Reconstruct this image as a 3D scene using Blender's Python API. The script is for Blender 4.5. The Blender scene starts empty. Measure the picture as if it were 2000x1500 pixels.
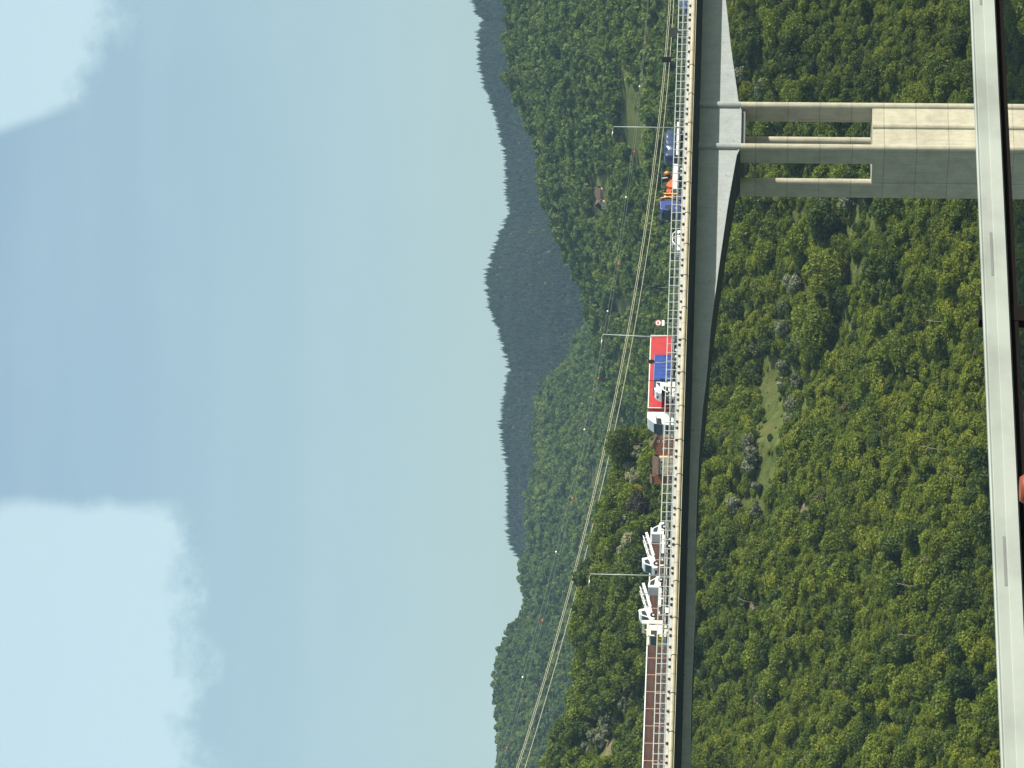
import bpy, bmesh, math, random
import numpy as np
from mathutils import Vector, Matrix

random.seed(7)
RNG = np.random.default_rng(11)
C = bpy.context.scene.collection
SC = bpy.context.scene
R = math.radians

# ------------------------------------------------------------------ camera maths (layout only)
F = 6900.0                      # focal length in photo pixels (long tele)
PH = math.atan(470 / F)         # camera looks slightly up
ROLL = 0.014
cP, sP = math.cos(PH), math.sin(PH)

def raydir(U, V):
    """ray through the upright photo point (U right, V down), camera at the origin"""
    u, v = U - 750.0, V - 1000.0
    ul, vl = u + ROLL * v, v - ROLL * u
    return np.array([ul, F * cP + vl * sP, F * sP - vl * cP])

def at(U, V, Y):
    d = raydir(U, V)
    return d * (Y / d[1])

def proj(x, y, z):
    """world -> upright photo (arrays ok)"""
    df = y * cP + z * sP
    up = -y * sP + z * cP
    ul = F * x / df
    vl = -F * up / df
    v = (vl + ROLL * ul) / (1 + ROLL ** 2)
    u = ul - ROLL * v
    return u + 750.0, v + 1000.0

TH = R(39.6)
ADIR = np.array([math.cos(TH), math.sin(TH), 0])       # along the viaduct, away to the right
TDIR = np.array([-math.sin(TH), math.cos(TH), 0])      # across it, away from the camera
B0 = np.array([0.0, 525.0, 0.0])

def onplane(U, V, t):
    d = raydir(U, V)
    k = (t + B0 @ TDIR) / (d @ TDIR)
    P = d * k
    return float((P - B0) @ ADIR), float(P[2])

def w2(s, t, z):
    return B0 + ADIR * s + TDIR * t + np.array([0, 0, z])

# ------------------------------------------------------------------ materials
def new_mat(name):
    m = bpy.data.materials.new(name)
    m.use_nodes = True
    nt = m.node_tree
    b = nt.nodes['Principled BSDF']
    return m, nt, b

def N(nt, typ, **kw):
    n = nt.nodes.new(typ)
    for k, v in kw.items():
        setattr(n, k, v)
    return n

def mixc(nt, fac, a, b, blend='MIX'):
    n = nt.nodes.new('ShaderNodeMix')
    n.data_type = 'RGBA'
    n.blend_type = blend
    for sock, val in ((n.inputs[0], fac), (n.inputs[6], a), (n.inputs[7], b)):
        if hasattr(val, 'node'):
            nt.links.new(val, sock)
        elif isinstance(val, (int, float)):
            sock.default_value = val
        else:
            sock.default_value = (*val, 1) if len(val) == 3 else val
    return n.outputs[2]

def noise(nt, scale, detail=4, vec=None, rough=0.55):
    n = N(nt, 'ShaderNodeTexNoise')
    n.inputs['Scale'].default_value = scale
    n.inputs['Detail'].default_value = detail
    n.inputs['Roughness'].default_value = rough
    if vec is not None:
        nt.links.new(vec, n.inputs['Vector'])
    return n.outputs['Fac']

def ramp(nt, fac, stops):
    n = N(nt, 'ShaderNodeValToRGB')
    e = n.color_ramp.elements
    while len(e) < len(stops):
        e.new(0.5)
    for el, (p, c) in zip(e, stops):
        el.position = p
        el.color = (*c, 1) if len(c) == 3 else c
    nt.links.new(fac, n.inputs[0])
    return n.outputs[0]

def mathn(nt, op, a, b=None, c=None):
    n = N(nt, 'ShaderNodeMath', operation=op)
    for i, v in enumerate((a, b, c)):
        if v is None:
            continue
        if hasattr(v, 'node'):
            nt.links.new(v, n.inputs[i])
        else:
            n.inputs[i].default_value = v
    return n.outputs[0]

def plain(name, col, rough=0.5, metal=0.0, var=0.12, scale=1.5, coat=0.0):
    """painted / plain surface with a little wear so that it is never one flat value"""
    m, nt, b = new_mat(name)
    tc = N(nt, 'ShaderNodeTexCoord')
    f = noise(nt, scale, 5, tc.outputs['Object'])
    dark = tuple(c * (1 - var * 1.6) for c in col)
    lite = tuple(min(1, c * (1 + var * .6)) for c in col)
    nt.links.new(ramp(nt, f, [(0.3, dark), (0.55, col), (0.75, lite)]), b.inputs['Base Color'])
    b.inputs['Roughness'].default_value = rough
    b.inputs['Metallic'].default_value = metal
    if rough >= .7: b.inputs['Specular IOR Level'].default_value = 0.12
    if coat:
        b.inputs['Coat Weight'].default_value = coat
        b.inputs['Coat Roughness'].default_value = 0.1
    return m

def concrete(name, col, seam=0.0, stain=0.25):
    m, nt, b = new_mat(name)
    tc = N(nt, 'ShaderNodeTexCoord')
    o = tc.outputs['Object']
    f1 = noise(nt, 0.5, 6, o, 0.65)
    mp = N(nt, 'ShaderNodeMapping')
    mp.inputs['Scale'].default_value = (1.6, 1.6, 0.12)
    nt.links.new(o, mp.inputs['Vector'])
    f2 = noise(nt, 1.4, 5, mp.outputs[0], 0.6)
    f3 = noise(nt, 9.0, 3, o)
    c1 = ramp(nt, f1, [(0.3, tuple(c * (1 - stain) for c in col)), (0.6, col), (0.8, tuple(min(1, c * 1.07) for c in col))])
    c2 = mixc(nt, ramp(nt, f2, [(0.50, (0, 0, 0)), (0.72, (stain * 1.5,) * 3)]), c1, tuple(c * 0.45 for c in col))
    out = mixc(nt, 0.16, c2, ramp(nt, f3, [(0.3, (0.1, 0.1, 0.1)), (0.7, (0.9, 0.9, 0.9))]), 'OVERLAY')
    if seam:
        sx = N(nt, 'ShaderNodeSeparateXYZ')
        nt.links.new(o, sx.inputs[0])
        md = mathn(nt, 'FLOORED_MODULO', sx.outputs[2], seam)
        ln = mathn(nt, 'LESS_THAN', md, 0.10)
        band = mathn(nt, 'FLOOR', mathn(nt, 'DIVIDE', sx.outputs[2], seam))
        wn = N(nt, 'ShaderNodeTexWhiteNoise', noise_dimensions='1D')
        nt.links.new(band, wn.inputs['W'])
        out = mixc(nt, 1.0, out, ramp(nt, wn.outputs['Value'], [(0, (0.86, 0.86, 0.87)), (1, (1, 1, 1))]), 'MULTIPLY')
        out = mixc(nt, mathn(nt, 'MULTIPLY', ln, 0.62), out, tuple(c * 0.22 for c in col))
    nt.links.new(out, b.inputs['Base Color'])
    b.inputs['Roughness'].default_value = 0.9
    b.inputs['Specular IOR Level'].default_value = 0.15
    bp = N(nt, 'ShaderNodeBump')
    bp.inputs['Strength'].default_value = 0.25
    bp.inputs['Distance'].default_value = 0.05
    nt.links.new(f3, bp.inputs['Height'])
    nt.links.new(bp.outputs[0], b.inputs['Normal'])
    return m

def leaf_mat(name, a, bcol, c, trans=0.35, hue_noise=0.02):
    """foliage: each leaf face has its own tint, each plant its own shade"""
    m, nt, b = new_mat(name)
    at_ = N(nt, 'ShaderNodeAttribute', attribute_name='tint')
    oi = N(nt, 'ShaderNodeObjectInfo')
    geo = N(nt, 'ShaderNodeNewGeometry')
    big = noise(nt, hue_noise, 3, geo.outputs['Position'])
    s = mathn(nt, 'ADD', mathn(nt, 'MULTIPLY', at_.outputs['Fac'], 0.45),
              mathn(nt, 'ADD', mathn(nt, 'MULTIPLY', oi.outputs['Random'], 0.36), mathn(nt, 'MULTIPLY', mathn(nt, 'SUBTRACT', big, 0.30), 0.62)))
    col = ramp(nt, s, [(0.12, a), (0.52, bcol), (0.92, c)])
    nt.links.new(col, b.inputs['Base Color'])
    b.inputs['Roughness'].default_value = 0.6
    b.inputs['Specular IOR Level'].default_value = 0.25
    tr = N(nt, 'ShaderNodeBsdfTranslucent')
    nt.links.new(mixc(nt, 1.0, col, (1.3, 1.25, 0.5), 'MULTIPLY'), tr.inputs['Color'])
    mx = N(nt, 'ShaderNodeMixShader')
    mx.inputs[0].default_value = trans
    nt.links.new(b.outputs[0], mx.inputs[1])
    nt.links.new(tr.outputs[0], mx.inputs[2])
    out = nt.nodes['Material Output']
    nt.links.new(mx.outputs[0], out.inputs['Surface'])
    return m

def glass_mat(name, col=(0.02, 0.03, 0.035)):
    m, nt, b = new_mat(name)
    tc = N(nt, 'ShaderNodeTexCoord')
    f = noise(nt, 1.2, 2, tc.outputs['Object'])
    nt.links.new(ramp(nt, f, [(0.35, tuple(x * 0.6 for x in col)), (0.65, tuple(x * 1.8 for x in col))]), b.inputs['Base Color'])
    b.inputs['Roughness'].default_value = 0.12
    b.inputs['Specular IOR Level'].default_value = 0.22
    return m

M = {}
M['girder'] = concrete('girder_paint', (0.285, 0.308, 0.308), 0, 0.16)
M['deck'] = concrete('deck_concrete', (0.022, 0.022, 0.022), 0, 0.3)  # near black: shade under the overhang put into the slab's colour
M['soffit'] = concrete('soffit_painted_shade', (0.045, 0.047, 0.045), 0, 0.2)  # girder underside: its shade is painted in as a darker colour
M['kerb'] = concrete('kerb_white', (0.39, 0.39, 0.365), 0, 0.22)
M['pier'] = concrete('pier_concrete', (0.425, 0.395, 0.305), 5.1, 0.24)
M['galv'] = plain('galvanised_steel', (0.31, 0.34, 0.32), 0.5, 0.15, 0.12, 3)
M['galvdark'] = plain('weathered_steel', (0.11, 0.12, 0.115), 0.6, 0.2, 0.15, 3)
M['pipe'] = plain('pipe_beige', (0.325, 0.29, 0.21), 0.6, 0, 0.16, 0.7)
M['strap'] = plain('rubber_black', (0.018, 0.018, 0.02), 0.6)
M['black'] = plain('matt_black', (0.012, 0.013, 0.014), 0.55)
M['tyre'] = plain('tyre_rubber', (0.02, 0.02, 0.021), 0.8)
M['rim'] = plain('wheel_rim', (0.45, 0.45, 0.44), 0.4, 0.5)
M['chassis'] = plain('chassis_grey', (0.12, 0.12, 0.125), 0.6)
M['white'] = plain('white_paint', (0.66, 0.66, 0.64), 0.35, 0, 0.05, 0.8, 0.3)
M['cream'] = plain('cream_paint', (0.60, 0.57, 0.47), 0.4, 0, 0.06, 0.8, 0.2)
M['red'] = plain('red_tarpaulin', (0.36, 0.006, 0.012), 0.5, 0, 0.14, 0.8)
M['bluetarp'] = plain('blue_tarpaulin', (0.006, 0.042, 0.24), 0.42, 0, 0.25, 0.9)
M['darkbluetarp'] = plain('dark_blue_sheet', (0.009, 0.027, 0.085), 0.3, 0, 0.3, 1.2)
M['bluepaint'] = plain('blue_cab_paint', (0.018, 0.042, 0.21), 0.35, 0, 0.1, 0.8, 0.4)
M['orange'] = plain('orange_paint', (0.80, 0.10, 0.02), 0.45)
M['amber'] = plain('amber_paint', (0.75, 0.30, 0.03), 0.45)
M['yellow'] = plain('yellow_paint', (0.80, 0.52, 0.02), 0.45)
M['orangeplastic'] = plain('orange_plastic', (0.20, 0.032, 0.005), 0.55, 0, 0.15, 4)
M['glass'] = glass_mat('tinted_glass')
M['glass2'] = glass_mat('teal_glass', (0.03, 0.06, 0.065))
M['barrier'] = plain('brown_panel', (0.062, 0.033, 0.026), 0.75, 0, 0.14, 1.0)
M['barriercap'] = plain('barrier_cap', (0.60, 0.64, 0.62), 0.5, 0.2)
M['seam'] = plain('panel_post', (0.42, 0.25, 0.19), 0.7)
M['terracotta'] = plain('terracotta_render', (0.20, 0.072, 0.034), 0.9, 0, 0.12, 0.6)
M['cream_wall'] = plain('cream_render', (0.50, 0.41, 0.27), 0.9, 0, 0.15, 0.8)
M['rooftile'] = plain('brown_rooftile', (0.115, 0.072, 0.054), 0.9, 0, 0.3, 2.2)
M['signred'] = plain('sign_red', (0.60, 0.03, 0.03), 0.4)
M['signwhite'] = plain('sign_white', (0.82, 0.82, 0.80), 0.4, 0, 0.03)
M['cable'] = plain('cable_aluminium', (0.40, 0.37, 0.25), 0.5, 0.2)
M['cablethin'] = plain('cable_thin', (0.14, 0.16, 0.12), 0.6)
M['ballred'] = plain('marker_red', (0.75, 0.07, 0.03), 0.5)
M['ballwhite'] = plain('marker_white', (0.85, 0.83, 0.74), 0.5)
M['rail'] = plain('guardrail_zinc', (0.265, 0.292, 0.262), 0.65, 0.0, 0.16, 1.1)
M['railshade'] = plain('guardrail_dark_bar', (0.005, 0.0035, 0.003), 0.8)  # bar and posts: shade below the beam put into their colour
M['asphalt'] = plain('asphalt', (0.055, 0.055, 0.056), 0.9, 0, 0.2, 3)
M['bark'] = plain('bark', (0.10, 0.075, 0.05), 0.9, 0, 0.3, 3)
M['deadwood'] = plain('dead_wood', (0.36, 0.31, 0.24), 0.9, 0, 0.2, 2)
M['rock'] = plain('tan_rock', (0.34, 0.26, 0.16), 0.95, 0, 0.35, 0.8)
M['leaf'] = leaf_mat('leaf_green', (0.024, 0.040, 0.004), (0.090, 0.128, 0.009), (0.180, 0.220, 0.018))
M['leaf_y'] = leaf_mat('leaf_yellow_green', (0.038, 0.056, 0.004), (0.118, 0.154, 0.010), (0.220, 0.240, 0.020))
M['leaf_d'] = leaf_mat('leaf_dark_green', (0.011, 0.025, 0.005), (0.042, 0.072, 0.010), (0.094, 0.130, 0.018))
M['leaf_o'] = leaf_mat('leaf_olive_grey', (0.062, 0.072, 0.042), (0.135, 0.150, 0.092), (0.22, 0.235, 0.155), 0.2)
M['leaf_p'] = leaf_mat('leaf_dark_purple', (0.018, 0.014, 0.010), (0.050, 0.040, 0.026), (0.10, 0.085, 0.05), 0.2)
M['leaf_w'] = leaf_mat('leaf_white_blossom', (0.07, 0.10, 0.04), (0.27, 0.27, 0.16), (0.55, 0.53, 0.37), 0.25)
M['leaf_b'] = leaf_mat('leaf_broom_yellow', (0.07, 0.10, 0.02), (0.30, 0.24, 0.02), (0.62, 0.45, 0.02), 0.25)
M['leaf_t'] = leaf_mat('leaf_tan_bare', (0.045, 0.045, 0.018), (0.095, 0.088, 0.036), (0.16, 0.14, 0.065), 0.2)
M['leaf_far'] = leaf_mat('leaf_mid_wood', (0.018, 0.042, 0.009), (0.068, 0.112, 0.018), (0.148, 0.192, 0.030), 0.3, 0.008)
M['leaf_con'] = leaf_mat('leaf_conifer', (0.007, 0.016, 0.010), (0.017, 0.033, 0.019), (0.045, 0.070, 0.034), 0.1, 0.006)

# ------------------------------------------------------------------ object helpers
def tag(o, label=None, cat=None, group=None, kind=None):
    if label: o['label'] = label
    if cat: o['category'] = cat
    if group: o['group'] = group
    if kind: o['kind'] = kind
    return o

def empty(name, loc=(0, 0, 0), rz=0.0, label=None, cat=None, group=None):
    o = bpy.data.objects.new(name, None)
    o.location = [float(v) for v in loc]
    o.rotation_euler = (0, 0, rz)
    o.empty_display_size = 0.5
    C.objects.link(o)
    return tag(o, label, cat, group)

class MB:
    """collects shapes of ONE part"""
    def __init__(self):
        self.v, self.f, self.m, self.s = [], [], [], []
    def add(self, vs, fs, m=0, smooth=False, mat4=None):
        o = len(self.v)
        for p in vs:
            p = Vector(p)
            if mat4 is not None:
                p = mat4 @ p
            self.v.append(tuple(p))
        for f in fs:
            self.f.append([o + i for i in f]); self.m.append(m); self.s.append(smooth)
        return self
    def box(self, x0, x1, y0, y1, z0, z1, m=0, mat4=None):
        vs = [(x0, y0, z0), (x1, y0, z0), (x1, y1, z0), (x0, y1, z0), (x0, y0, z1), (x1, y0, z1), (x1, y1, z1), (x0, y1, z1)]
        fs = [(0, 3, 2, 1), (4, 5, 6, 7), (0, 1, 5, 4), (1, 2, 6, 5), (2, 3, 7, 6), (3, 0, 4, 7)]
        return self.add(vs, fs, m, False, mat4)
    def prism(self, poly, y0, y1, m=0, mat4=None):
        """polygon in (x, z) extruded along y"""
        n = len(poly)
        ar = sum(poly[i][0] * poly[(i + 1) % n][1] - poly[(i + 1) % n][0] * poly[i][1] for i in range(n))
        if ar < 0: poly = poly[::-1]
        vs = [(x, y0, z) for x, z in poly] + [(x, y1, z) for x, z in poly]
        fs = [list(range(n)), list(range(2 * n - 1, n - 1, -1))]
        for i in range(n):
            j = (i + 1) % n
            fs.append((i, i + n, j + n, j))
        return self.add(vs, fs, m, False, mat4)
    def cyl(self, p0, p1, r0, r1=None, n=12, m=0, smooth=True, mat4=None):
        r1 = r0 if r1 is None else r1
        p0, p1 = Vector(p0), Vector(p1)
        d = (p1 - p0).normalized()
        a = d.orthogonal().normalized(); b = d.cross(a)
        vs = []
        for p, r in ((p0, r0), (p1, r1)):
            for i in range(n):
                t = 2 * math.pi * i / n
                vs.append(p + (a * math.cos(t) + b * math.sin(t)) * r)
        o = [(i, (i + 1) % n, (i + 1) % n + n, i + n) for i in range(n)]
        self.add(vs, o, m, smooth, mat4)
        k = len(self.v) - 2 * n
        self.f.append([k + i for i in range(n - 1, -1, -1)]); self.m.append(m); self.s.append(False)
        self.f.append([k + n + i for i in range(n)]); self.m.append(m); self.s.append(False)
        return self
    def tube(self, pts, r, n=8, m=0):
        pts = [Vector(p) for p in pts]
        vs, fs = [], []
        rs = r if isinstance(r, (list, tuple)) else [r] * len(pts)
        ref = None
        for i, p in enumerate(pts):
            d = (pts[min(i + 1, len(pts) - 1)] - pts[max(i - 1, 0)]).normalized()
            a = d.orthogonal().normalized() if ref is None else (ref - d * ref.dot(d)).normalized()
            ref = a
            b = d.cross(a)
            for k in range(n):
                t = 2 * math.pi * k / n
                vs.append(p + (a * math.cos(t) + b * math.sin(t)) * rs[i])
        for i in range(len(pts) - 1):
            for k in range(n):
                fs.append((i * n + k, i * n + (k + 1) % n, (i + 1) * n + (k + 1) % n, (i + 1) * n + k))
        fs.append(list(range(n - 1, -1, -1)))
        fs.append([(len(pts) - 1) * n + k for k in range(n)])
        return self.add(vs, fs, m, True)
    def sphere(self, c, r, n=10, m=0, sq=(1, 1, 1)):
        vs, fs = [], []
        k = n // 2
        for i in range(k + 1):
            th = math.pi * i / k
            for j in range(n):
                p = 2 * math.pi * j / n
                vs.append((c[0] + sq[0] * r * math.sin(th) * math.cos(p), c[1] + sq[1] * r * math.sin(th) * math.sin(p), c[2] + sq[2] * r * math.cos(th)))
        for i in range(k):
            for j in range(n):
                a, b = i * n + j, i * n + (j + 1) % n
                fs.append((a, a + n, b + n, b))
        return self.add(vs, fs, m, True)
    def build(self, name, mats, parent=None, bevel=0.0, mesh_only=False):
        me = bpy.data.meshes.new(name)
        me.from_pydata(self.v, [], self.f)
        mats = mats if isinstance(mats, (list, tuple)) else [mats]
        for mt in mats: me.materials.append(mt)
        me.polygons.foreach_set('material_index', self.m)
        me.polygons.foreach_set('use_smooth', self.s)
        bm = bmesh.new(); bm.from_mesh(me)
        bmesh.ops.recalc_face_normals(bm, faces=bm.faces)
        if bevel > 0:
            ed = [e for e in bm.edges if len(e.link_faces) == 2 and e.calc_face_angle(0) > 0.5]
            bmesh.ops.bevel(bm, geom=ed, offset=bevel, segments=2, profile=0.6, affect='EDGES', clamp_overlap=True)
        bm.to_mesh(me); bm.free()
        if mesh_only: return me
        o = bpy.data.objects.new(name, me)
        C.objects.link(o)
        if parent is not None: o.parent = parent
        return o

def link_copy(src, parent=None, loc=None):
    c = src.copy(); C.objects.link(c)
    c.parent = parent
    if loc is not None: c.location = loc
    return c

# ------------------------------------------------------------------ terrain
def vnoise(x, y, seed=0):
    xi, yi = np.floor(x).astype(np.int64), np.floor(y).astype(np.int64)
    xf, yf = x - xi, y - yi
    u, v = xf * xf * (3 - 2 * xf), yf * yf * (3 - 2 * yf)
    def h(a, b):
        n = (a * 374761393 + b * 668265263 + seed * 1442695041) & 0x7fffffff
        n = ((n ^ (n >> 13)) * 1274126177) & 0x7fffffff
        return ((n ^ (n >> 16)) & 0xffff) / 65535.0
    return (h(xi, yi) * (1 - u) + h(xi + 1, yi) * u) * (1 - v) + (h(xi, yi + 1) * (1 - u) + h(xi + 1, yi + 1) * u) * v

def fbm(x, y, seed=0, o=4):
    s, a = 0, 0.5
    for i in range(o):
        s = s + a * vnoise(x * 2 ** i, y * 2 ** i, seed + i); a *= 0.5
    return s

def prof(pts, Yr, drop):
    """pts: (photo x, photo y) of a wooded ridge line -> arrays q, H ; drop = tree height"""
    rows = []
    for V, y in pts:
        d = raydir(1500 - y, V)
        rows.append((d[0] / d[1], Yr * d[2] / d[1] - drop))
    rows.sort()
    a = np.array(rows)
    return a[:, 0], a[:, 1]

LA = [(1047, 1500), (1068, 1450), (1089, 1400), (1112, 1350), (1107, 1270), (1112, 1200), (1117, 1150), (1140, 1095), (1142, 1040),
      (1158, 980), (1185, 900), (1192, 855), (1245, 835), (1300, 800), (1330, 740), (1345, 600), (1345, 300), (1345, 0)]
LB = [(990, 0), (991, 100), (999, 150), (1015, 200), (1027, 250), (1047, 300), (1054, 375), (1070, 425), (1092, 475), (1112, 525), (1132, 560),
      (1142, 620), (1160, 650), (1172, 700), (1182, 750), (1210, 800), (1235, 840), (1290, 950), (1330, 1100), (1330, 1500)]
LC = [(965, 1500), (963, 1450), (967, 1400), (970, 1350), (970, 1300), (975, 1270), (982, 1250), (992, 1230), (1012, 1200), (1020, 1180),
      (1015, 1150), (1010, 1120), (1010, 1100), (1026, 1060), (1025, 1000), (1036, 920), (1040, 890), (1036, 850), (1040, 800), (1055, 770), (1060, 750),
      (1080, 730), (1110, 700), (1122, 675), (1137, 650), (1150, 630), (1185, 560), (1250, 400), (1280, 0)]
LD = [(921, 0), (930, 30), (941, 40), (930, 50), (932, 100), (940, 150), (955, 200), (970, 250), (978, 300), (980, 375), (985, 420), (978, 440),
      (968, 470), (955, 500), (950, 530), (948, 560), (953, 600), (962, 625), (970, 650), (977, 675), (985, 700), (992, 720), (987, 735),
      (985, 750), (978, 800), (976, 830), (980, 870), (983, 910), (985, 950), (983, 1000), (985, 1030), (990, 1060), (1000, 1080), (1012, 1100), (1040, 1200), (1060, 1500)]
YA, YB, YC, YD = 850.0, 1700.0, 2500.0, 3500.0
PA = prof(LA, YA, 6.5); PB = prof(LB, YB, 5.5); PC = prof(LC, YC, 6.0); PD = prof(LD, YD, 6.0)

def zA(q, Y):
    H = np.interp(q, *PA)
    Yb = 525.0 / np.clip(1 - q * F / 8350.0, 0.45, 3)
    Y0 = np.minimum(Yb + 108, 705)
    f = (Y - Y0) / (YA - Y0)
    up = -62 + (H + 62) * np.clip(f, 0, 1) ** 0.88
    dn = H - 0.30 * np.maximum(Y - YA, 0)
    foot = -62 - 0.12 * np.maximum(Y0 - Y, 0)
    z = np.where(Y <= YA, np.where(f > 0, up, foot), dn)
    return np.maximum(z, -84)

def zridge(q, Y, P, Yf, Yr, zf, pw=0.95):
    H = np.interp(q, *P)
    f = np.clip((Y - Yf) / (Yr - Yf), 0, 1)
    return np.where(Y < Yf, zf - 0.3 * (Yf - Y), np.where(Y <= Yr, zf + (H - zf) * f ** pw, H - 0.28 * (Y - Yr)))

def zB(q, Y): return zridge(q, Y, PB, 1050, YB, -8)
def zC(q, Y): return zridge(q, Y, PC, 1700, YC, 10)
def zD(q, Y): return zridge(q, Y, PD, 2850, YD, 60)

def terrain(x, y):
    x, y = np.asarray(x, float), np.asarray(y, float)
    r = np.hypot(x, y)
    front = y > 0.25 * r
    Y = np.where(front, y, 1.0)
    q = np.where(front, x / np.maximum(Y, 1e-3), 0)
    q = np.clip(q, -0.6, 0.6)
    Yd = np.where(front, y, 0)
    base = np.full_like(r, -84.0)
    z = np.maximum.reduce([base, zA(q, Yd), zB(q, Yd), zC(q, Yd), zD(q, Yd)])
    lump = (fbm(x / 45.0, y / 45.0, 3) - 0.47) * np.clip((Yd - 540) / 160, 0, 1) * np.clip(Yd / 900, 0.45, 1.6) * 7.5
    lump = lump + (fbm(x / 150.0, y / 150.0, 33) - .47) * np.clip((Yd - 2960) / 150, 0, 1) * np.clip((3450 - Yd) / 200, 0, 1) * 30
    fade = np.clip((r - 3480) / 700, 0, 1)
    return z + lump * (1 - fade)

# land cover drawn as patches of ground (meadow / bare earth), in photo coordinates only to lay them out
GRASS = [
    [(1490, 690), (1506, 676), (1526, 700), (1516, 745), (1530, 775), (1526, 840), (1510, 915), (1490, 985), (1470, 1000), (1468, 960), (1488, 880), (1492, 800)],
    [(1545, 455), (1566, 460), (1564, 505), (1550, 500)], [(1588, 508), (1602, 512), (1606, 556), (1594, 580)],
    [(1545, 392), (1574, 395), (1566, 430), (1550, 462)], [(1690, 402), (1704, 402), (1702, 460), (1694, 470)],
    [(1213, 108), (1222, 112), (1242, 200), (1256, 240), (1252, 270), (1225, 292), (1217, 262), (1222, 180)],
    [(1246, 275), (1258, 285), (1266, 335), (1258, 350)],
    [(1203, 585), (1232, 570), (1232, 612), (1207, 622)], [(1205, 676), (1236, 676), (1222, 716), (1206, 706)],
    [(1160, 905), (1172, 905), (1162, 960), (1150, 985)],
]
EARTH = [
    [(1440, 1190), (1470, 1168), (1500, 1172), (1500, 1190), (1465, 1200), (1430, 1215)], [(1398, 1240), (1414, 1238), (1420, 1255), (1406, 1282)],
    [(1204, 1370), (1220, 1368), (1218, 1392), (1203, 1392)], [(1186, 1440), (1200, 1440), (1192, 1500), (1180, 1500)],
    [(1555, 975), (1580, 975), (1575, 1005), (1555, 1010)],
]

def inpoly(U, V, poly):
    X, Yv = V, 1500 - U
    px = [p[0] for p in poly]; py = [p[1] for p in poly]
    inside = np.zeros(np.shape(X), bool)
    n = len(poly); j = n - 1
    for i in range(n):
        cond = ((py[i] > Yv) != (py[j] > Yv))
        with np.errstate(divide='ignore', invalid='ignore'):
            xx = (px[j] - px[i]) * (Yv - py[i]) / (py[j] - py[i] + 1e-12) + px[i]
        inside ^= cond & (X < xx)
        j = i
    return inside

def cover(U, V, which):
    r = np.zeros(np.shape(U), bool)
    for p in which: r |= inpoly(U, V, p)
    return r

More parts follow.
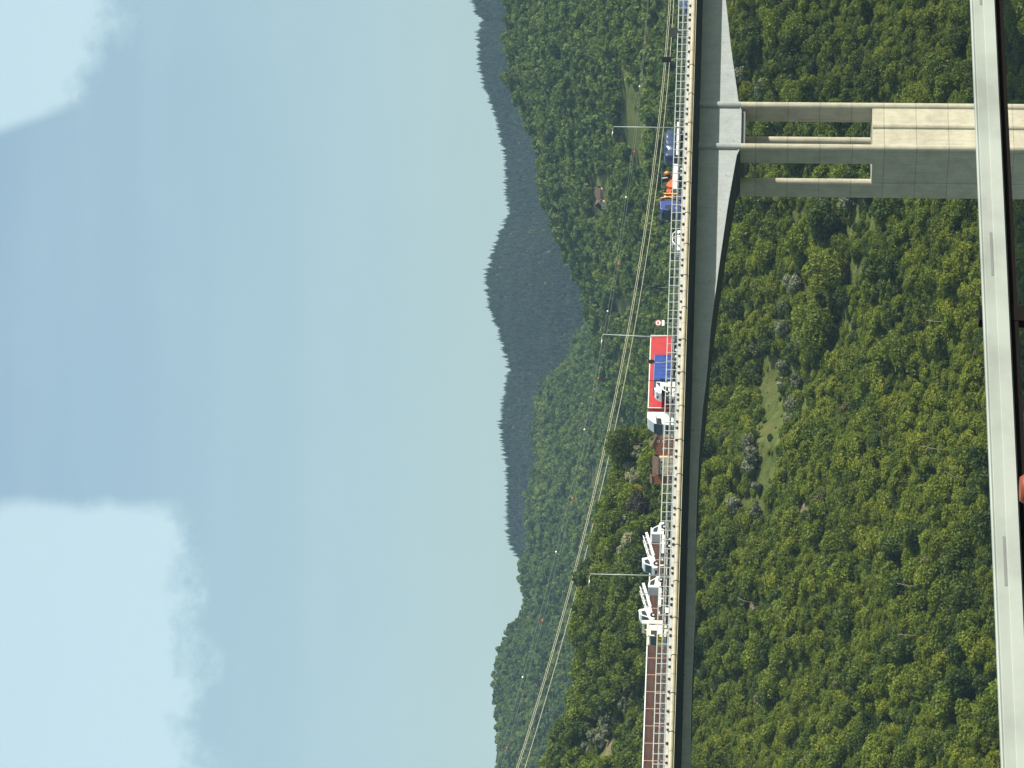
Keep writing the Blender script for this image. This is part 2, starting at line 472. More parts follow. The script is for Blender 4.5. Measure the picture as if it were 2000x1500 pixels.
def build_ground():
    rs = np.concatenate([np.linspace(3, 480, 30), np.arange(492, 900, 4.0), np.arange(900, 1800, 12.0), np.arange(1800, 3600, 25.0), np.linspace(3620, 5200, 14)])
    fine = np.radians(np.arange(-10, 10.001, 0.07))
    coarse = np.radians(np.concatenate([np.arange(-180, -10, 4.0), np.arange(14, 180, 4.0)]))
    al = np.sort(np.concatenate([fine, coarse]))
    A, RR = np.meshgrid(al, rs)
    # rows follow Y = const inside the view cone so ridges stay crisp
    k = np.where(np.abs(A) < R(30), 1 / np.cos(A), 1 / math.cos(R(30)))
    RR = np.minimum(RR * k, 5300)
    X, Y = RR * np.sin(A), RR * np.cos(A)
    Z = terrain(X, Y)
    nr, na = A.shape
    vs = np.stack([X.ravel(), Y.ravel(), Z.ravel()], 1)
    idx = np.arange(nr * na).reshape(nr, na)
    a, b = idx[:-1, :], idx[1:, :]
    f = np.stack([a, np.roll(a, -1, 1), np.roll(b, -1, 1), b], -1).reshape(-1, 4)
    me = bpy.data.meshes.new('ground')
    me.from_pydata(vs.tolist(), [], f.tolist())
    me.polygons.foreach_set('use_smooth', [True] * len(f))
    # land cover: 0 scrub floor, 1 meadow, 2 bare earth
    ok = (vs[:, 1] > 450)
    U, V = proj(vs[:, 0], np.where(ok, vs[:, 1], 1000), vs[:, 2])
    wob = (fbm(vs[:, 0] / 6, vs[:, 1] / 6, 9) - .47) * 30
    g = cover(U + wob, V + wob * .6, GRASS) & ok & ((vs[:, 1] < 900) | (V < 1330))
    e = cover(U + wob, V + wob * .6, EARTH) & ok & (vs[:, 1] < 900)
    at_ = me.attributes.new('meadow', 'FLOAT', 'POINT'); at_.data.foreach_set('value', g.astype(np.float32))
    at_ = me.attributes.new('earth', 'FLOAT', 'POINT'); at_.data.foreach_set('value', e.astype(np.float32))
    m, nt, b = new_mat('hillside_ground')
    geo = N(nt, 'ShaderNodeNewGeometry')
    p = geo.outputs['Position']
    n1 = noise(nt, 0.35, 6, p); n2 = noise(nt, 0.06, 4, p); n3 = noise(nt, 1.8, 4, p)
    scrub = ramp(nt, n1, [(0.3, (0.035, 0.05, 0.014)), (0.5, (0.07, 0.09, 0.024)), (0.7, (0.11, 0.12, 0.04))])
    grass = ramp(nt, n1, [(0.25, (0.036, 0.050, 0.012)), (0.5, (0.064, 0.082, 0.019)), (0.75, (0.10, 0.108, 0.032))])
    grass = mixc(nt, ramp(nt, n2, [(0.45, (0, 0, 0)), (0.65, (0.55,) * 3)]), grass, (0.10, 0.092, 0.038))
    grass = mixc(nt, ramp(nt, n3, [(0.5, (0, 0, 0)), (0.7, (0.7,) * 3)]), grass, (0.04, 0.06, 0.015))
    earth = ramp(nt, n3, [(0.3, (0.09, 0.08, 0.04)), (0.7, (0.22, 0.18, 0.10))])
    ma = N(nt, 'ShaderNodeAttribute', attribute_name='meadow')
    ea = N(nt, 'ShaderNodeAttribute', attribute_name='earth')
    c = mixc(nt, ma.outputs['Fac'], scrub, grass)
    c = mixc(nt, ea.outputs['Fac'], c, earth)
    nt.links.new(c, b.inputs['Base Color'])
    b.inputs['Roughness'].default_value = 1.0
    b.inputs['Specular IOR Level'].default_value = 0.1
    bp = N(nt, 'ShaderNodeBump'); bp.inputs['Strength'].default_value = 0.8; bp.inputs['Distance'].default_value = 0.6
    nt.links.new(n3, bp.inputs['Height']); nt.links.new(bp.outputs[0], b.inputs['Normal'])
    me.materials.append(m)
    o = bpy.data.objects.new('ground', me); C.objects.link(o)
    tag(o, 'wooded valley sides with small meadows running back to the hills', 'ground', kind='structure')
    return o
build_ground()

def hit_ground(U, V, Ymin, Ymax):
    """first point of the terrain along a photo ray"""
    d = raydir(U, V); d = d / d[1]
    ys = np.arange(Ymin, Ymax, 2.0)
    zz = terrain(d[0] * ys, ys)
    k = np.nonzero(zz >= d[2] * ys)[0]
    if len(k) == 0: return None
    y = ys[k[0]]
    return np.array([d[0] * y, y, float(terrain(d[0] * y, y))])

# ------------------------------------------------------------------ plants
def leaf_cloud(blobs, nleaf, size, seed, up=0.3, lean=0.85, rag=0.3):
    """leaf-sized faces on and in a set of blobs; returns verts, faces, tint"""
    r = np.random.default_rng(seed)
    bl = np.array(blobs)                                   # cx cy cz rx rz
    w = bl[:, 3] ** 2; w = w / w.sum()
    bi = r.choice(len(bl), nleaf, p=w)
    d = r.normal(size=(nleaf, 3)); d[:, 2] += up; d /= np.linalg.norm(d, axis=1)[:, None]
    rad = 1 - rag * r.random(nleaf) ** 1.6 + 0.10 * r.normal(size=nleaf) * rag
    c = bl[bi, :3] + d * np.stack([bl[bi, 3], bl[bi, 3], bl[bi, 4]], 1) * rad[:, None]
    n = d * lean + r.normal(size=(nleaf, 3)) * 0.6; n /= np.linalg.norm(n, axis=1)[:, None]
    t = np.cross(n, r.normal(size=(nleaf, 3))); t /= np.linalg.norm(t, axis=1)[:, None]
    b = np.cross(n, t)
    s = size * (0.55 + 0.9 * r.random(nleaf))
    a1, a2 = t * s[:, None], b * (s * (0.45 + 0.4 * r.random(nleaf)))[:, None]
    bend = n * (s * 0.25 * (r.random(nleaf) - .3))[:, None]
    v = np.stack([c - a1 - bend, c - a2 * .8 + a1 * .1, c + a1 - bend, c + a2], 1).reshape(-1, 3)
    f = np.arange(nleaf * 4).reshape(-1, 4)
    bt = r.random(len(bl))
    tint = np.clip(0.55 * bt[bi] + 0.55 * r.random(nleaf) - 0.05, 0, 1)
    return v, f, tint

def mesh_plant(name, v, f, tint, leafm, wood=None, barkm=None):
    v, f = list(map(tuple, v)), [list(x) for x in f]
    nl = len(f)
    mi = [0] * nl; tn = list(tint)
    if wood is not None:
        o = len(v)
        v += wood.v; f += [[o + i for i in x] for x in wood.f]; mi += [1] * len(wood.f); tn += [0.5] * len(wood.f)
    me = bpy.data.meshes.new(name)
    me.from_pydata(v, [], f)
    me.materials.append(leafm)
    if wood is not None: me.materials.append(barkm or M['bark'])
    me.polygons.foreach_set('material_index', mi)
    a = me.attributes.new('tint', 'FLOAT', 'FACE'); a.data.foreach_set('value', np.array(tn, np.float32))
    return me

def wood_for(H, blobs, seed, r0=0.18, limbs=5):
    r = random.Random(seed)
    w = MB()
    top = (r.uniform(-.2, .2), r.uniform(-.2, .2), H * 0.72)
    w.tube([(0, 0, -0.8), (r.uniform(-.1, .1), r.uniform(-.1, .1), H * 0.3), top], [r0, r0 * .75, r0 * .25], 7)
    for b in r.sample(list(blobs), min(limbs, len(blobs))):
        z0 = H * r.uniform(.22, .5)
        w.tube([(0, 0, z0), (b[0] * .5, b[1] * .5, (z0 + b[2]) / 2), (b[0], b[1], b[2])], [r0 * .45, r0 * .3, r0 * .1], 5)
    return w

def round_blobs(H, Rd, nb, seed, base=0.22, br=(0.30, 0.5)):
    r = np.random.default_rng(seed)
    out = []
    while len(out) < nb:
        p = r.uniform(-1, 1, 3)
        if (p ** 2).sum() > 1 or (p ** 2).sum() < 0.12 and len(out) > 2: continue
        rr = r.uniform(*br) * Rd
        zc = H * (base + (1 - base) * (0.5 + 0.5 * p[2] * 0.78))
        out.append((p[0] * (Rd - rr * .6), p[1] * (Rd - rr * .6), max(zc, rr * .6), rr, rr * r.uniform(.7, .95)))
    return out

def tree_mesh(name, H, Rd, nb, nl, size, seed, leafm, base=0.22, br=(.3, .5), r0=.18, split=False, rag=.3):
    bl = round_blobs(H, Rd, nb, seed, base, br)
    v, f, t = leaf_cloud(bl, nl, size, seed, rag=rag)
    wd = wood_for(H, bl, seed, r0)
    if split:
        return mesh_plant(name, v, f, t, leafm), wd
    return mesh_plant(name, v, f, t, leafm, wd)

def conifer_mesh(name, H, Rd, seed, leafm, tiers=9, per=9):
    r = np.random.default_rng(seed)
    v, f, t = [], [], []
    for i in range(tiers):
        z = H * (0.10 + 0.88 * i / tiers)
        rr = Rd * (1 - i / tiers) ** 0.85 + 0.12
        for k in range(per if i < tiers - 2 else 5):
            a = r.uniform(0, 6.283)
            L = rr * r.uniform(.7, 1.15); wd = L * .36 + .12
            dx, dy = math.cos(a), math.sin(a)
            o = len(v)
            v += [(0, 0, z + H * .07), (dx * L * .55 - dy * wd, dy * L * .55 + dx * wd, z), (dx * L, dy * L, z - L * .34), (dx * L * .55 + dy * wd, dy * L * .55 - dx * wd, z)]
            f.append([o, o + 1, o + 2, o + 3]); t.append(r.random())
    w = MB(); w.tube([(0, 0, -.8), (0, 0, H * .5), (0, 0, H)], [.16, .1, .02], 5)
    return mesh_plant(name, v, f, t, leafm, w)

# prototypes (meshes)
NEAR = [
    ('green_tree', tree_mesh('green_tree', 5.6, 3.0, 20, 3600, .25, 1, M['leaf'], .12, (.32, .58), rag=.5)),
    ('green_tree', tree_mesh('green_tree', 4.8, 2.7, 17, 3200, .24, 2, M['leaf'], .10, (.32, .58), rag=.5)),
    ('green_tree', tree_mesh('green_tree', 6.4, 2.7, 18, 3400, .25, 3, M['leaf'], .10, (.32, .55), rag=.45)),
    ('yellow_green_tree', tree_mesh('yellow_green_tree', 4.8, 2.8, 18, 3400, .23, 4, M['leaf_y'], .10, (.32, .58), rag=.55)),
    ('yellow_green_tree', tree_mesh('yellow_green_tree', 4.0, 2.5, 15, 2800, .22, 5, M['leaf_y'], .08, (.32, .58), rag=.55)),
    ('dark_tree', tree_mesh('dark_tree', 5.8, 2.8, 18, 3400, .25, 6, M['leaf_d'], .12, (.32, .55), rag=.45)),
    ('shrub', tree_mesh('shrub', 2.6, 2.2, 13, 2300, .21, 7, M['leaf_y'], .03, (.35, .62), .08, rag=.65)),
    ('shrub', tree_mesh('shrub', 2.3, 2.4, 14, 2300, .21, 8, M['leaf'], .03, (.35, .62), .08, rag=.65)),
    ('shrub', tree_mesh('shrub', 3.0, 2.1, 13, 2100, .22, 9, M['leaf_d'], .03, (.35, .62), .08, rag=.6)),
    ('bare_shrub', tree_mesh('bare_shrub', 3.2, 1.9, 10, 1100, .20, 10, M['leaf_t'], .06, (.3, .5), .08, rag=.7)),
]
MID = [
    tree_mesh('broadleaf_tree', 8.2, 3.7, 12, 560, .62, 21, M['leaf_far']),
    tree_mesh('broadleaf_tree', 7.4, 3.2, 10, 480, .60, 22, M['leaf_far']),
    tree_mesh('broadleaf_tree', 9.0, 3.3, 11, 520, .62, 23, M['leaf_far'], .15),
    tree_mesh('broadleaf_tree', 6.6, 3.3, 9, 440, .60, 24, M['leaf_far']),
]
FAR = [conifer_mesh('conifer', 7.2, 2.2, 31, M['leaf_con']), conifer_mesh('conifer', 8.3, 2.3, 32, M['leaf_con']), conifer_mesh('conifer', 6.2, 2.4, 33, M['leaf_con'], 8, 8)]

def place_points(zfun, Ylo, Yhi, step, qlim, seed, clear=True, vmax=2100, jitter=.5):
    r = np.random.default_rng(seed)
    pts = []
    ys = np.arange(Ylo, Yhi, step * .87)
    out = []
    for i, y in enumerate(ys):
        n = int(2 * qlim * y / step)
        x = (np.arange(n) - n / 2 + .5 * (i % 2)) * step
        x = x + r.uniform(-jitter, jitter, n) * step
        yy = y + r.uniform(-jitter, jitter, n) * step
        out.append(np.stack([x, yy], 1))
    P = np.concatenate(out)
    z = terrain(P[:, 0], P[:, 1])
    zl = zfun(P[:, 0] / P[:, 1], P[:, 1])
    keep = z - zl < (26.0 if zfun is zD else 8.0)                                 # only where this ridge is the surface
    P, z = P[keep], z[keep]
    U, V = proj(P[:, 0], P[:, 1], z)
    k = (V < vmax)
    return P[k], z[k], U[k], V[k]

def scatter(name, protos, pos, rot, scl, idx, label, cat):
    """one stuff object: points that carry plants"""
    me = bpy.data.meshes.new(name)
    me.from_pydata([tuple(p) for p in pos], [], [])
    a = me.attributes.new('rot', 'FLOAT_VECTOR', 'POINT'); a.data.foreach_set('vector', np.asarray(rot, np.float32).ravel())
    a = me.attributes.new('scl', 'FLOAT_VECTOR', 'POINT'); a.data.foreach_set('vector', np.asarray(scl, np.float32).ravel())
    a = me.attributes.new('idx', 'INT', 'POINT'); a.data.foreach_set('value', np.asarray(idx, np.int32))
    o = bpy.data.objects.new(name, me); C.objects.link(o)
    g = bpy.data.node_groups.new(name + '_plants', 'GeometryNodeTree')
    g.interface.new_socket('Geometry', in_out='INPUT', socket_type='NodeSocketGeometry')
    g.interface.new_socket('Geometry', in_out='OUTPUT', socket_type='NodeSocketGeometry')
    gi, go = g.nodes.new('NodeGroupInput'), g.nodes.new('NodeGroupOutput')
    join = g.nodes.new('GeometryNodeJoinGeometry')
    def attr(nm, typ):
        n = g.nodes.new('GeometryNodeInputNamedAttribute'); n.data_type = typ; n.inputs['Name'].default_value = nm
        return n.outputs['Attribute']
    for k, ob in enumerate(protos):
        oi = g.nodes.new('GeometryNodeObjectInfo'); oi.inputs['Object'].default_value = ob
        oi.inputs['As Instance'].default_value = True; oi.transform_space = 'ORIGINAL'
        cp = g.nodes.new('FunctionNodeCompare'); cp.data_type = 'INT'; cp.operation = 'EQUAL'
        g.links.new(attr('idx', 'INT'), cp.inputs[2]); cp.inputs[3].default_value = k
        ip = g.nodes.new('GeometryNodeInstanceOnPoints')
        g.links.new(gi.outputs[0], ip.inputs['Points']); g.links.new(cp.outputs[0], ip.inputs['Selection'])
        g.links.new(oi.outputs['Geometry'], ip.inputs['Instance'])
        er = g.nodes.new('FunctionNodeEulerToRotation')
        g.links.new(attr('rot', 'FLOAT_VECTOR'), er.inputs[0]); g.links.new(er.outputs[0], ip.inputs['Rotation'])
        g.links.new(attr('scl', 'FLOAT_VECTOR'), ip.inputs['Scale'])
        g.links.new(ip.outputs[0], join.inputs[0])
    g.links.new(join.outputs[0], go.inputs[0])
    md = o.modifiers.new('plants', 'NODES'); md.node_group = g
    tag(o, label, cat, kind='stuff')
    return o

def plant_obj(name, me, pos, rz, sc, label, cat, group=None):
    o = bpy.data.objects.new(name, me); C.objects.link(o)
    o.location = [float(v) for v in pos]; o.rotation_euler = (0, 0, rz); o.scale = sc
    return tag(o, label, cat, group)

# special plants -------------------------------------------------------------
SPECIAL = []     # (x, y, radius) kept free of ordinary trees
def special(kind, name, V, y, rpx, H_per_R, label, cat, group, leafm, seed, nb=14, nl=2400, size=.28, base=.2, rag=.3, Y=(540, 880), br=(.3, .5)):
    U = 1500 - y
    # the crown's centre shows at (U, V): find the ground point whose crown sits there
    g = hit_ground(U, V + rpx * 0.75, *Y)
    if g is None: g = hit_ground(U, V + rpx * 0.3, *Y)
    if g is None: return None
    Rd = rpx * g[1] / F
    H = Rd * H_per_R
    me, wd = tree_mesh(name + '_crown', H, Rd, nb, nl, size, seed, leafm, base, br, max(.1, Rd * .06), True, rag)
    root = empty(name, g, random.uniform(0, 6), label, cat, group)
    cr = bpy.data.objects.new('crown', me); C.objects.link(cr); cr.parent = root
    wd.build('trunk', M['bark'], root)
    SPECIAL.append((g[0], g[1], Rd))
    return root

OLIVES = [(1560, 555, 24), (1535, 603, 15), (1535, 645, 21), (1562, 672, 17), (1541, 718, 17), (1560, 745, 17), (1532, 748, 14), (1556, 790, 17), (1549, 817, 15),
          (1472, 866, 20), (1478, 893, 22), (1475, 912, 20), (1482, 950, 15), (1441, 985, 20), (1481, 1001, 16), (1455, 150, 20), (1492, 172, 20), (1660, 392, 22),
          (1236, 1280, 13), (1220, 1312, 16), (1244, 1325, 14), (1222, 1352, 16), (1166, 1396, 15), (1196, 1396, 15), (1230, 1380, 18), (1152, 1420, 16),
          (1188, 1416, 17), (1208, 1400, 15), (1166, 1436, 17), (1152, 1460, 14), (1176, 1450, 17), (1190, 1430, 15), (1238, 1340, 14), (1240, 1235, 14), (1248, 1170, 12)]
for i, (V, y, rp) in enumerate(OLIVES):
    up = V < 1300
    special('olive', 'olive_tree', V, y, rp, 1.75,
            'grey leaved rounded tree on the bank above the brown barrier' if up else 'grey leaved rounded tree beside the grass strip on the slope under the viaduct',
            'tree', 'grey trees above the barrier' if up else 'grey trees along the grass strips', M['leaf_o'], 100 + i, 11, 1300, .26, .15)
special('big', 'broadleaf_tree', 1628, 428, 44, 2.0, 'large dark green domed tree left of the tall pier', 'tree', None, M['leaf_d'], 201, 22, 4200, .32, .1)
special('big', 'broadleaf_tree', 1632, 528, 46, 2.0, 'large bright green domed tree standing alone above the mid slope', 'tree', None, M['leaf_y'], 202, 24, 4600, .30, .05)
special('big', 'broadleaf_tree', 1600, 640, 52, 1.8, 'wide spreading green tree beside the grey trees', 'tree', None, M['leaf'], 203, 24, 4600, .32, .1)
special('big', 'broadleaf_tree', 1232, 868, 40, 2.0, 'tall bright green tree behind the brown gabled house', 'tree', None, M['leaf'], 204, 20, 3800, .30, .1)
special('pur', 'copper_tree', 1218, 904, 17, 3.6, 'narrow dark purple brown tree behind the blossom', 'tree', None, M['leaf_p'], 205, 14, 2000, .26, .05)
special('pur', 'copper_tree', 1256, 988, 29, 1.9, 'broad dark purple brown tree behind the railing', 'tree', None, M['leaf_p'], 206, 16, 2600, .26, .05)
for i, (V, y, rp, l) in enumerate([(1256, 884, 15, 'white blossoming tree beside the brown gable'), (1252, 932, 19, 'white blossoming tree above the long low roof'),
                                   (1224, 1022, 14, 'pale blossoming tree above the broad purple tree'), (1236, 1056, 18, 'pale blossoming tree right of the first loaded truck'),
                                   (1224, 1078, 13, 'small pale blossoming tree in the dark wood'), (1240, 912, 15, 'white blossoming tree between the narrow purple tree and the low roof'),
                                   (1262, 914, 12, 'low white blossoming bush touching the long low roof'), (1232, 1002, 14, 'pale blossoming tree between the broad purple tree and the dark wood')]):
    special('blo', 'blossom_tree', V, y, rp, 2.1, l, 'tree', 'blossoming trees by the house', M['leaf_w'], 210 + i, 11, 1500, .22, .1, .5)
for i, (V, y, rp, l) in enumerate([(1252, 956, 11, 'yellow flowering broom behind the low roof'), (1268, 1030, 9, 'yellow flowering broom behind the loaded vans'),
                                   (1213, 1278, 10, 'yellow flowering broom at the foot of the dark trees'), (1209, 1330, 7, 'small yellow broom among the grey trees')]):
    special('bro', 'broom_bush', V, y, rp, 1.8, l, 'bush', 'yellow broom bushes', M['leaf_b'], 220 + i, 8, 900, .2, .05, .5)

# the near slope --------------------------------------------------------------
def near_wood():
    P, z, U, V = place_points(zA, 570, 872, 3.1, 0.155, 5)
    r = np.random.default_rng(6)
    n = len(P)
    big = fbm(P[:, 0] / 26, P[:, 1] / 26, 21)
    # upper left slope carries taller, darker trees
    upper = (V < 1300) & (U < 700)
    kind = np.empty(n, int)
    u = r.random(n)
    for i in range(n):
        if upper[i]:
            kind[i] = r.choice([0, 1, 2, 5, 5, 0, 2]) if u[i] < .9 else 7
        else:
            t = big[i] + r.normal() * .07
            if t < .38: kind[i] = r.choice([5, 0, 2, 8, 7, 8, 1])
            elif t < .50: kind[i] = r.choice([0, 1, 7, 7, 8, 6, 3, 4])
            else: kind[i] = r.choice([3, 4, 6, 6, 7, 4, 6])
            if u[i] > .97: kind[i] = 9
    sc = (.52 + .62 * r.random(n) ** 1.4) * np.where(upper, 1.22, 1.0)
    hgt = np.array([5.6, 4.8, 6.4, 4.8, 4.0, 5.8, 2.6, 2.3, 3.0, 3.2])[kind] * sc
    bad = np.zeros(n, bool)
    for fr in (0, .35, .8):
        Uu, Vv = proj(P[:, 0], P[:, 1], z + hgt * fr)
        bad |= cover(Uu, Vv, GRASS + EARTH)
    for sx, sy, rd in SPECIAL:
        bad |= (np.hypot(P[:, 0] - sx, P[:, 1] - sy) < rd * .75)
        # nothing that would stand right in front of a special tree and hide it
        dq = np.abs(P[:, 0] / P[:, 1] - sx / sy) * sy
        bad |= (dq < rd * .95) & (P[:, 1] < sy) & (sy - P[:, 1] < rd * 2.6 + 9) & (hgt > .35 * rd + .36 * np.maximum(0, 1 - 0 * sy) * 1.2)
    # clear of the house terrace
    keep = ~bad
    P, z, U, V, kind, sc, hgt = P[keep], z[keep], U[keep], V[keep], kind[keep], sc[keep], hgt[keep]
    return P, z, U, V, kind, sc, hgt
P, z, U, V, kind, sc, hgt = near_wood()
HOUSE_Y = float(hit_ground(620, 1332, 540, 880)[1])
print('house at', HOUSE_Y)
_, vt = proj(P[:, 0], P[:, 1], z + hgt)
hU = (U > 548) & (U < 660) & (vt < 1316) & (P[:, 1] > 560) & (P[:, 1] < HOUSE_Y + 9)
P, z, U, V, kind, sc, hgt = [a[~hU] for a in (P, z, U, V, kind, sc, hgt)]
rr = np.random.default_rng(8)
rot = rr.uniform(0, 6.283, len(P))
sxy = sc * rr.uniform(.9, 1.15, len(P))
vis = (U > -10) & (U < 1510) & (V < 1960) & (V > 1040) & ~((V > 1330) & (V < 1385 + 20))
score = np.where(vis, hgt / P[:, 1], 0)
order = np.argsort(-score)
LAB = {'green_tree': ('mid green leafy tree crowded into the wood behind the viaduct', 'tree', 'green trees on the near slope'),
       'yellow_green_tree': ('yellowish green leafy tree crowded into the wood below the viaduct', 'tree', 'yellow green trees on the near slope'),
       'dark_tree': ('dark green dense tree crowded into the wood behind the viaduct', 'tree', 'dark trees on the near slope'),
       'shrub': ('low green shrub between the trees of the near slope', 'shrub', 'shrubs on the near slope'),
       'bare_shrub': ('thin brownish shrub almost without leaves on the near slope', 'shrub', 'bare shrubs on the near slope')}
single = np.zeros(len(P), bool)
count = {}
protoobj = {}
for i in order:
    nm, me = NEAR[kind[i]]
    if score[i] <= 0 and kind[i] in protoobj: continue
    if count.get(nm, 0) >= 130 and kind[i] in protoobj: continue
    l, c, g = LAB[nm]
    o = plant_obj(nm, me, (P[i, 0], P[i, 1], z[i] - .25), float(rot[i]), (float(sxy[i]), float(sxy[i]), float(sc[i])), l, c, g)
    protoobj.setdefault(kind[i], o)
    single[i] = True
    count[nm] = count.get(nm, 0) + 1
for k in range(len(NEAR)):
    if k not in protoobj:
        raise RuntimeError('no plant of kind %d' % k)
rest = ~single
if True:
    pos = np.stack([P[rest, 0], P[rest, 1], z[rest] - .25], 1)
    ro = np.stack([np.zeros(rest.sum()), np.zeros(rest.sum()), rot[rest]], 1)
    sl = np.stack([sxy[rest], sxy[rest], sc[rest]], 1)
    scatter('near_slope_wood', [protoobj[k] for k in range(len(NEAR))], pos, ro, sl, kind[rest], 'the rest of the dense green wood covering the near valley side', 'wood')

# undergrowth between the trees
Pu, zu, Uu, Vu = place_points(zA, 570, 868, 2.2, 0.155, 15)
ku = np.random.default_rng(16).choice([6, 7, 8, 7], len(Pu))
su = np.random.default_rng(17).uniform(.42, .85, len(Pu))
bad = np.zeros(len(Pu), bool)
for fr in (0, 1.6): bad |= cover(*proj(Pu[:, 0], Pu[:, 1], zu + fr), GRASS + EARTH)
bad |= (Uu > 548) & (Uu < 660) & (Vu > 1225) & (Vu < 1345) & (Pu[:, 1] < HOUSE_Y + 9)
for sx_, sy_, rd_ in SPECIAL: bad |= (np.abs(Pu[:, 0] / Pu[:, 1] - sx_ / sy_) * sy_ < rd_ * .9) & (Pu[:, 1] < sy_) & (sy_ - Pu[:, 1] < rd_ * 2 + 2) & (su > .45)
sparse = bad & (np.random.default_rng(18).random(len(Pu)) < .40)
su = np.where(sparse, su * np.random.default_rng(4).uniform(.15, .7, len(su)), su)
keep = ~bad | sparse
Pu, zu, ku, su = Pu[keep], zu[keep], ku[keep], su[keep]
scatter('undergrowth', [protoobj[k] for k in range(len(NEAR))], np.stack([Pu[:, 0], Pu[:, 1], zu - .2], 1),
        np.stack([np.zeros(len(Pu)), np.zeros(len(Pu)), np.random.default_rng(19).uniform(0, 6.28, len(Pu))], 1),
        np.stack([su * 1.15, su * 1.15, su], 1), ku, 'low green undergrowth filling the gaps between the trees', 'undergrowth')

# distant woods: each needs real trees to copy from, so the first of each kind is a tree in its own right
def far_wood(name, meshes, zf, Ylo, Yhi, step, vmax, seed, label, scale, tree_label, tname, group, jitter=.5, masks=True):
    P, z, U, V = place_points(zf, Ylo, Yhi, step, 0.135, seed, True, vmax, jitter)
    r = np.random.default_rng(seed + 1)
    n = len(P)
    s = (r.uniform(.68, 1.15, n) if masks else .66 + .52 * r.random(n) ** 1.2) * scale
    if masks:
        bad = np.zeros(n, bool)
        for fr in (0, 3, 6.5):
            bad |= cover(*proj(P[:, 0], P[:, 1], z + fr * scale), GRASS)
        # room round the far house
        bad |= (U > 1072) & (U < 1172) & (V > 1164) & (V < 1218)
        P, z, U, V, s = P[~bad], z[~bad], U[~bad], V[~bad], s[~bad]
        n = len(P)
    k = r.integers(0, len(meshes), n)
    rz = r.uniform(0, 6.283, n)
    sx = s * r.uniform(.88, 1.15, n)
    pro = []
    mid = np.argsort(np.abs(U - 800) + np.abs(V - np.median(V)))
    used = np.zeros(n, bool)
    for j, me in enumerate(meshes):
        i = [i for i in mid if k[i] == j][0]
        used[i] = True
        pro.append(plant_obj(tname, me, (P[i, 0], P[i, 1], z[i] - .4), float(rz[i]), (float(sx[i]), float(sx[i]), float(s[i])), tree_label, 'tree', group))
    q = ~used
    scatter(name, pro, np.stack([P[q, 0], P[q, 1], z[q] - .4], 1), np.stack([np.zeros(q.sum()), np.zeros(q.sum()), rz[q]], 1),
            np.stack([sx[q], sx[q], s[q]], 1), k[q], label, 'wood')
far_wood('middle_hill_wood', MID, zB, 1060, 1745, 5.4, 1400, 41, 'dense green broadleaf wood covering the middle hill behind the viaduct', .92, 'round broadleaf tree inside the wood of the middle hill', 'broadleaf_tree', 'broadleaf trees on the middle hill')
far_wood('left_hill_wood', MID, zC, 1820, 2540, 6.6, 1260, 51, 'hazy green broadleaf wood covering the farther hill at left', 1.05, 'hazy broadleaf tree inside the wood of the farther hill at left', 'broadleaf_tree', 'broadleaf trees on the farther hill')
far_wood('conifer_forest', FAR, zD, 2880, 3540, 4.1, 1190, 61, 'dark blue green conifer forest on the skyline ridge', 1.0, 'pointed dark conifer inside the forest of the skyline ridge', 'conifer_tree', 'conifers on the skyline ridge', .85, False)

# pale dead trunks lying or leaning in the near slope
for i, (V, y, L, tilt) in enumerate([(1820, 1147, 4.0, .2), (1480, 1178, 2.6, .5), (1812, 1241, 3.2, .1), (1900, 940, 3.4, .6), (1850, 880, 3.0, .3), (1640, 640, 2.2, .8),
                                     (1860, 630, 3.4, .1)]):
    g = hit_ground(1500 - y, V, 540, 880)
    if g is None: continue
    root = g + np.array([0, -2.2, 1.9])
    w = MB()
    dx, dz = math.sin(tilt), math.cos(tilt)
    w.tube([(0, 0, -2.0), (dx * L * .5, 0, dz * L * .5), (dx * L, -.2, dz * L)], [.06, .045, .02], 6)
    for k in range(5):
        h = L * random.uniform(.35, .9); a = random.uniform(-1.2, 1.2)
        w.tube([(dx * h, 0, dz * h), (dx * h + math.sin(a) * L * .22, -.3, dz * h + math.cos(a) * L * .22)], [.028, .012], 5)
    o = w.build('dead_tree', M['deadwood']); o.location = [float(v) for v in root]
    tag(o, 'pale leafless dead trunk showing between the bushes of the near slope', 'dead tree', 'pale dead trunks')
print('plants', count, 'rest', int(rest.sum()))

# ------------------------------------------------------------------ the viaduct across the valley
TW = 5.3                          # near web of the girder
ZK = onplane(750, 1321.6, 0)[1]   # kerb top
ZKB = onplane(750, 1328.6, 0)[1]
ZRT = onplane(750, 1299.5, 0)[1]  # railing top
ZROAD = ZK - 0.12
SW = Matrix(((0, 1, 0, 0), (1, 0, 0, 0), (0, 0, 1, 0), (0, 0, 0, 1)))    # prism polygon (t, z), extruded along s
S0, S1 = -230.0, 300.0

def broot(name, s=0, t=0, z=0, label=None, cat=None, group=None, turn=0.0):
    return empty(name, w2(s, t, z), TH + turn, label, cat, group)

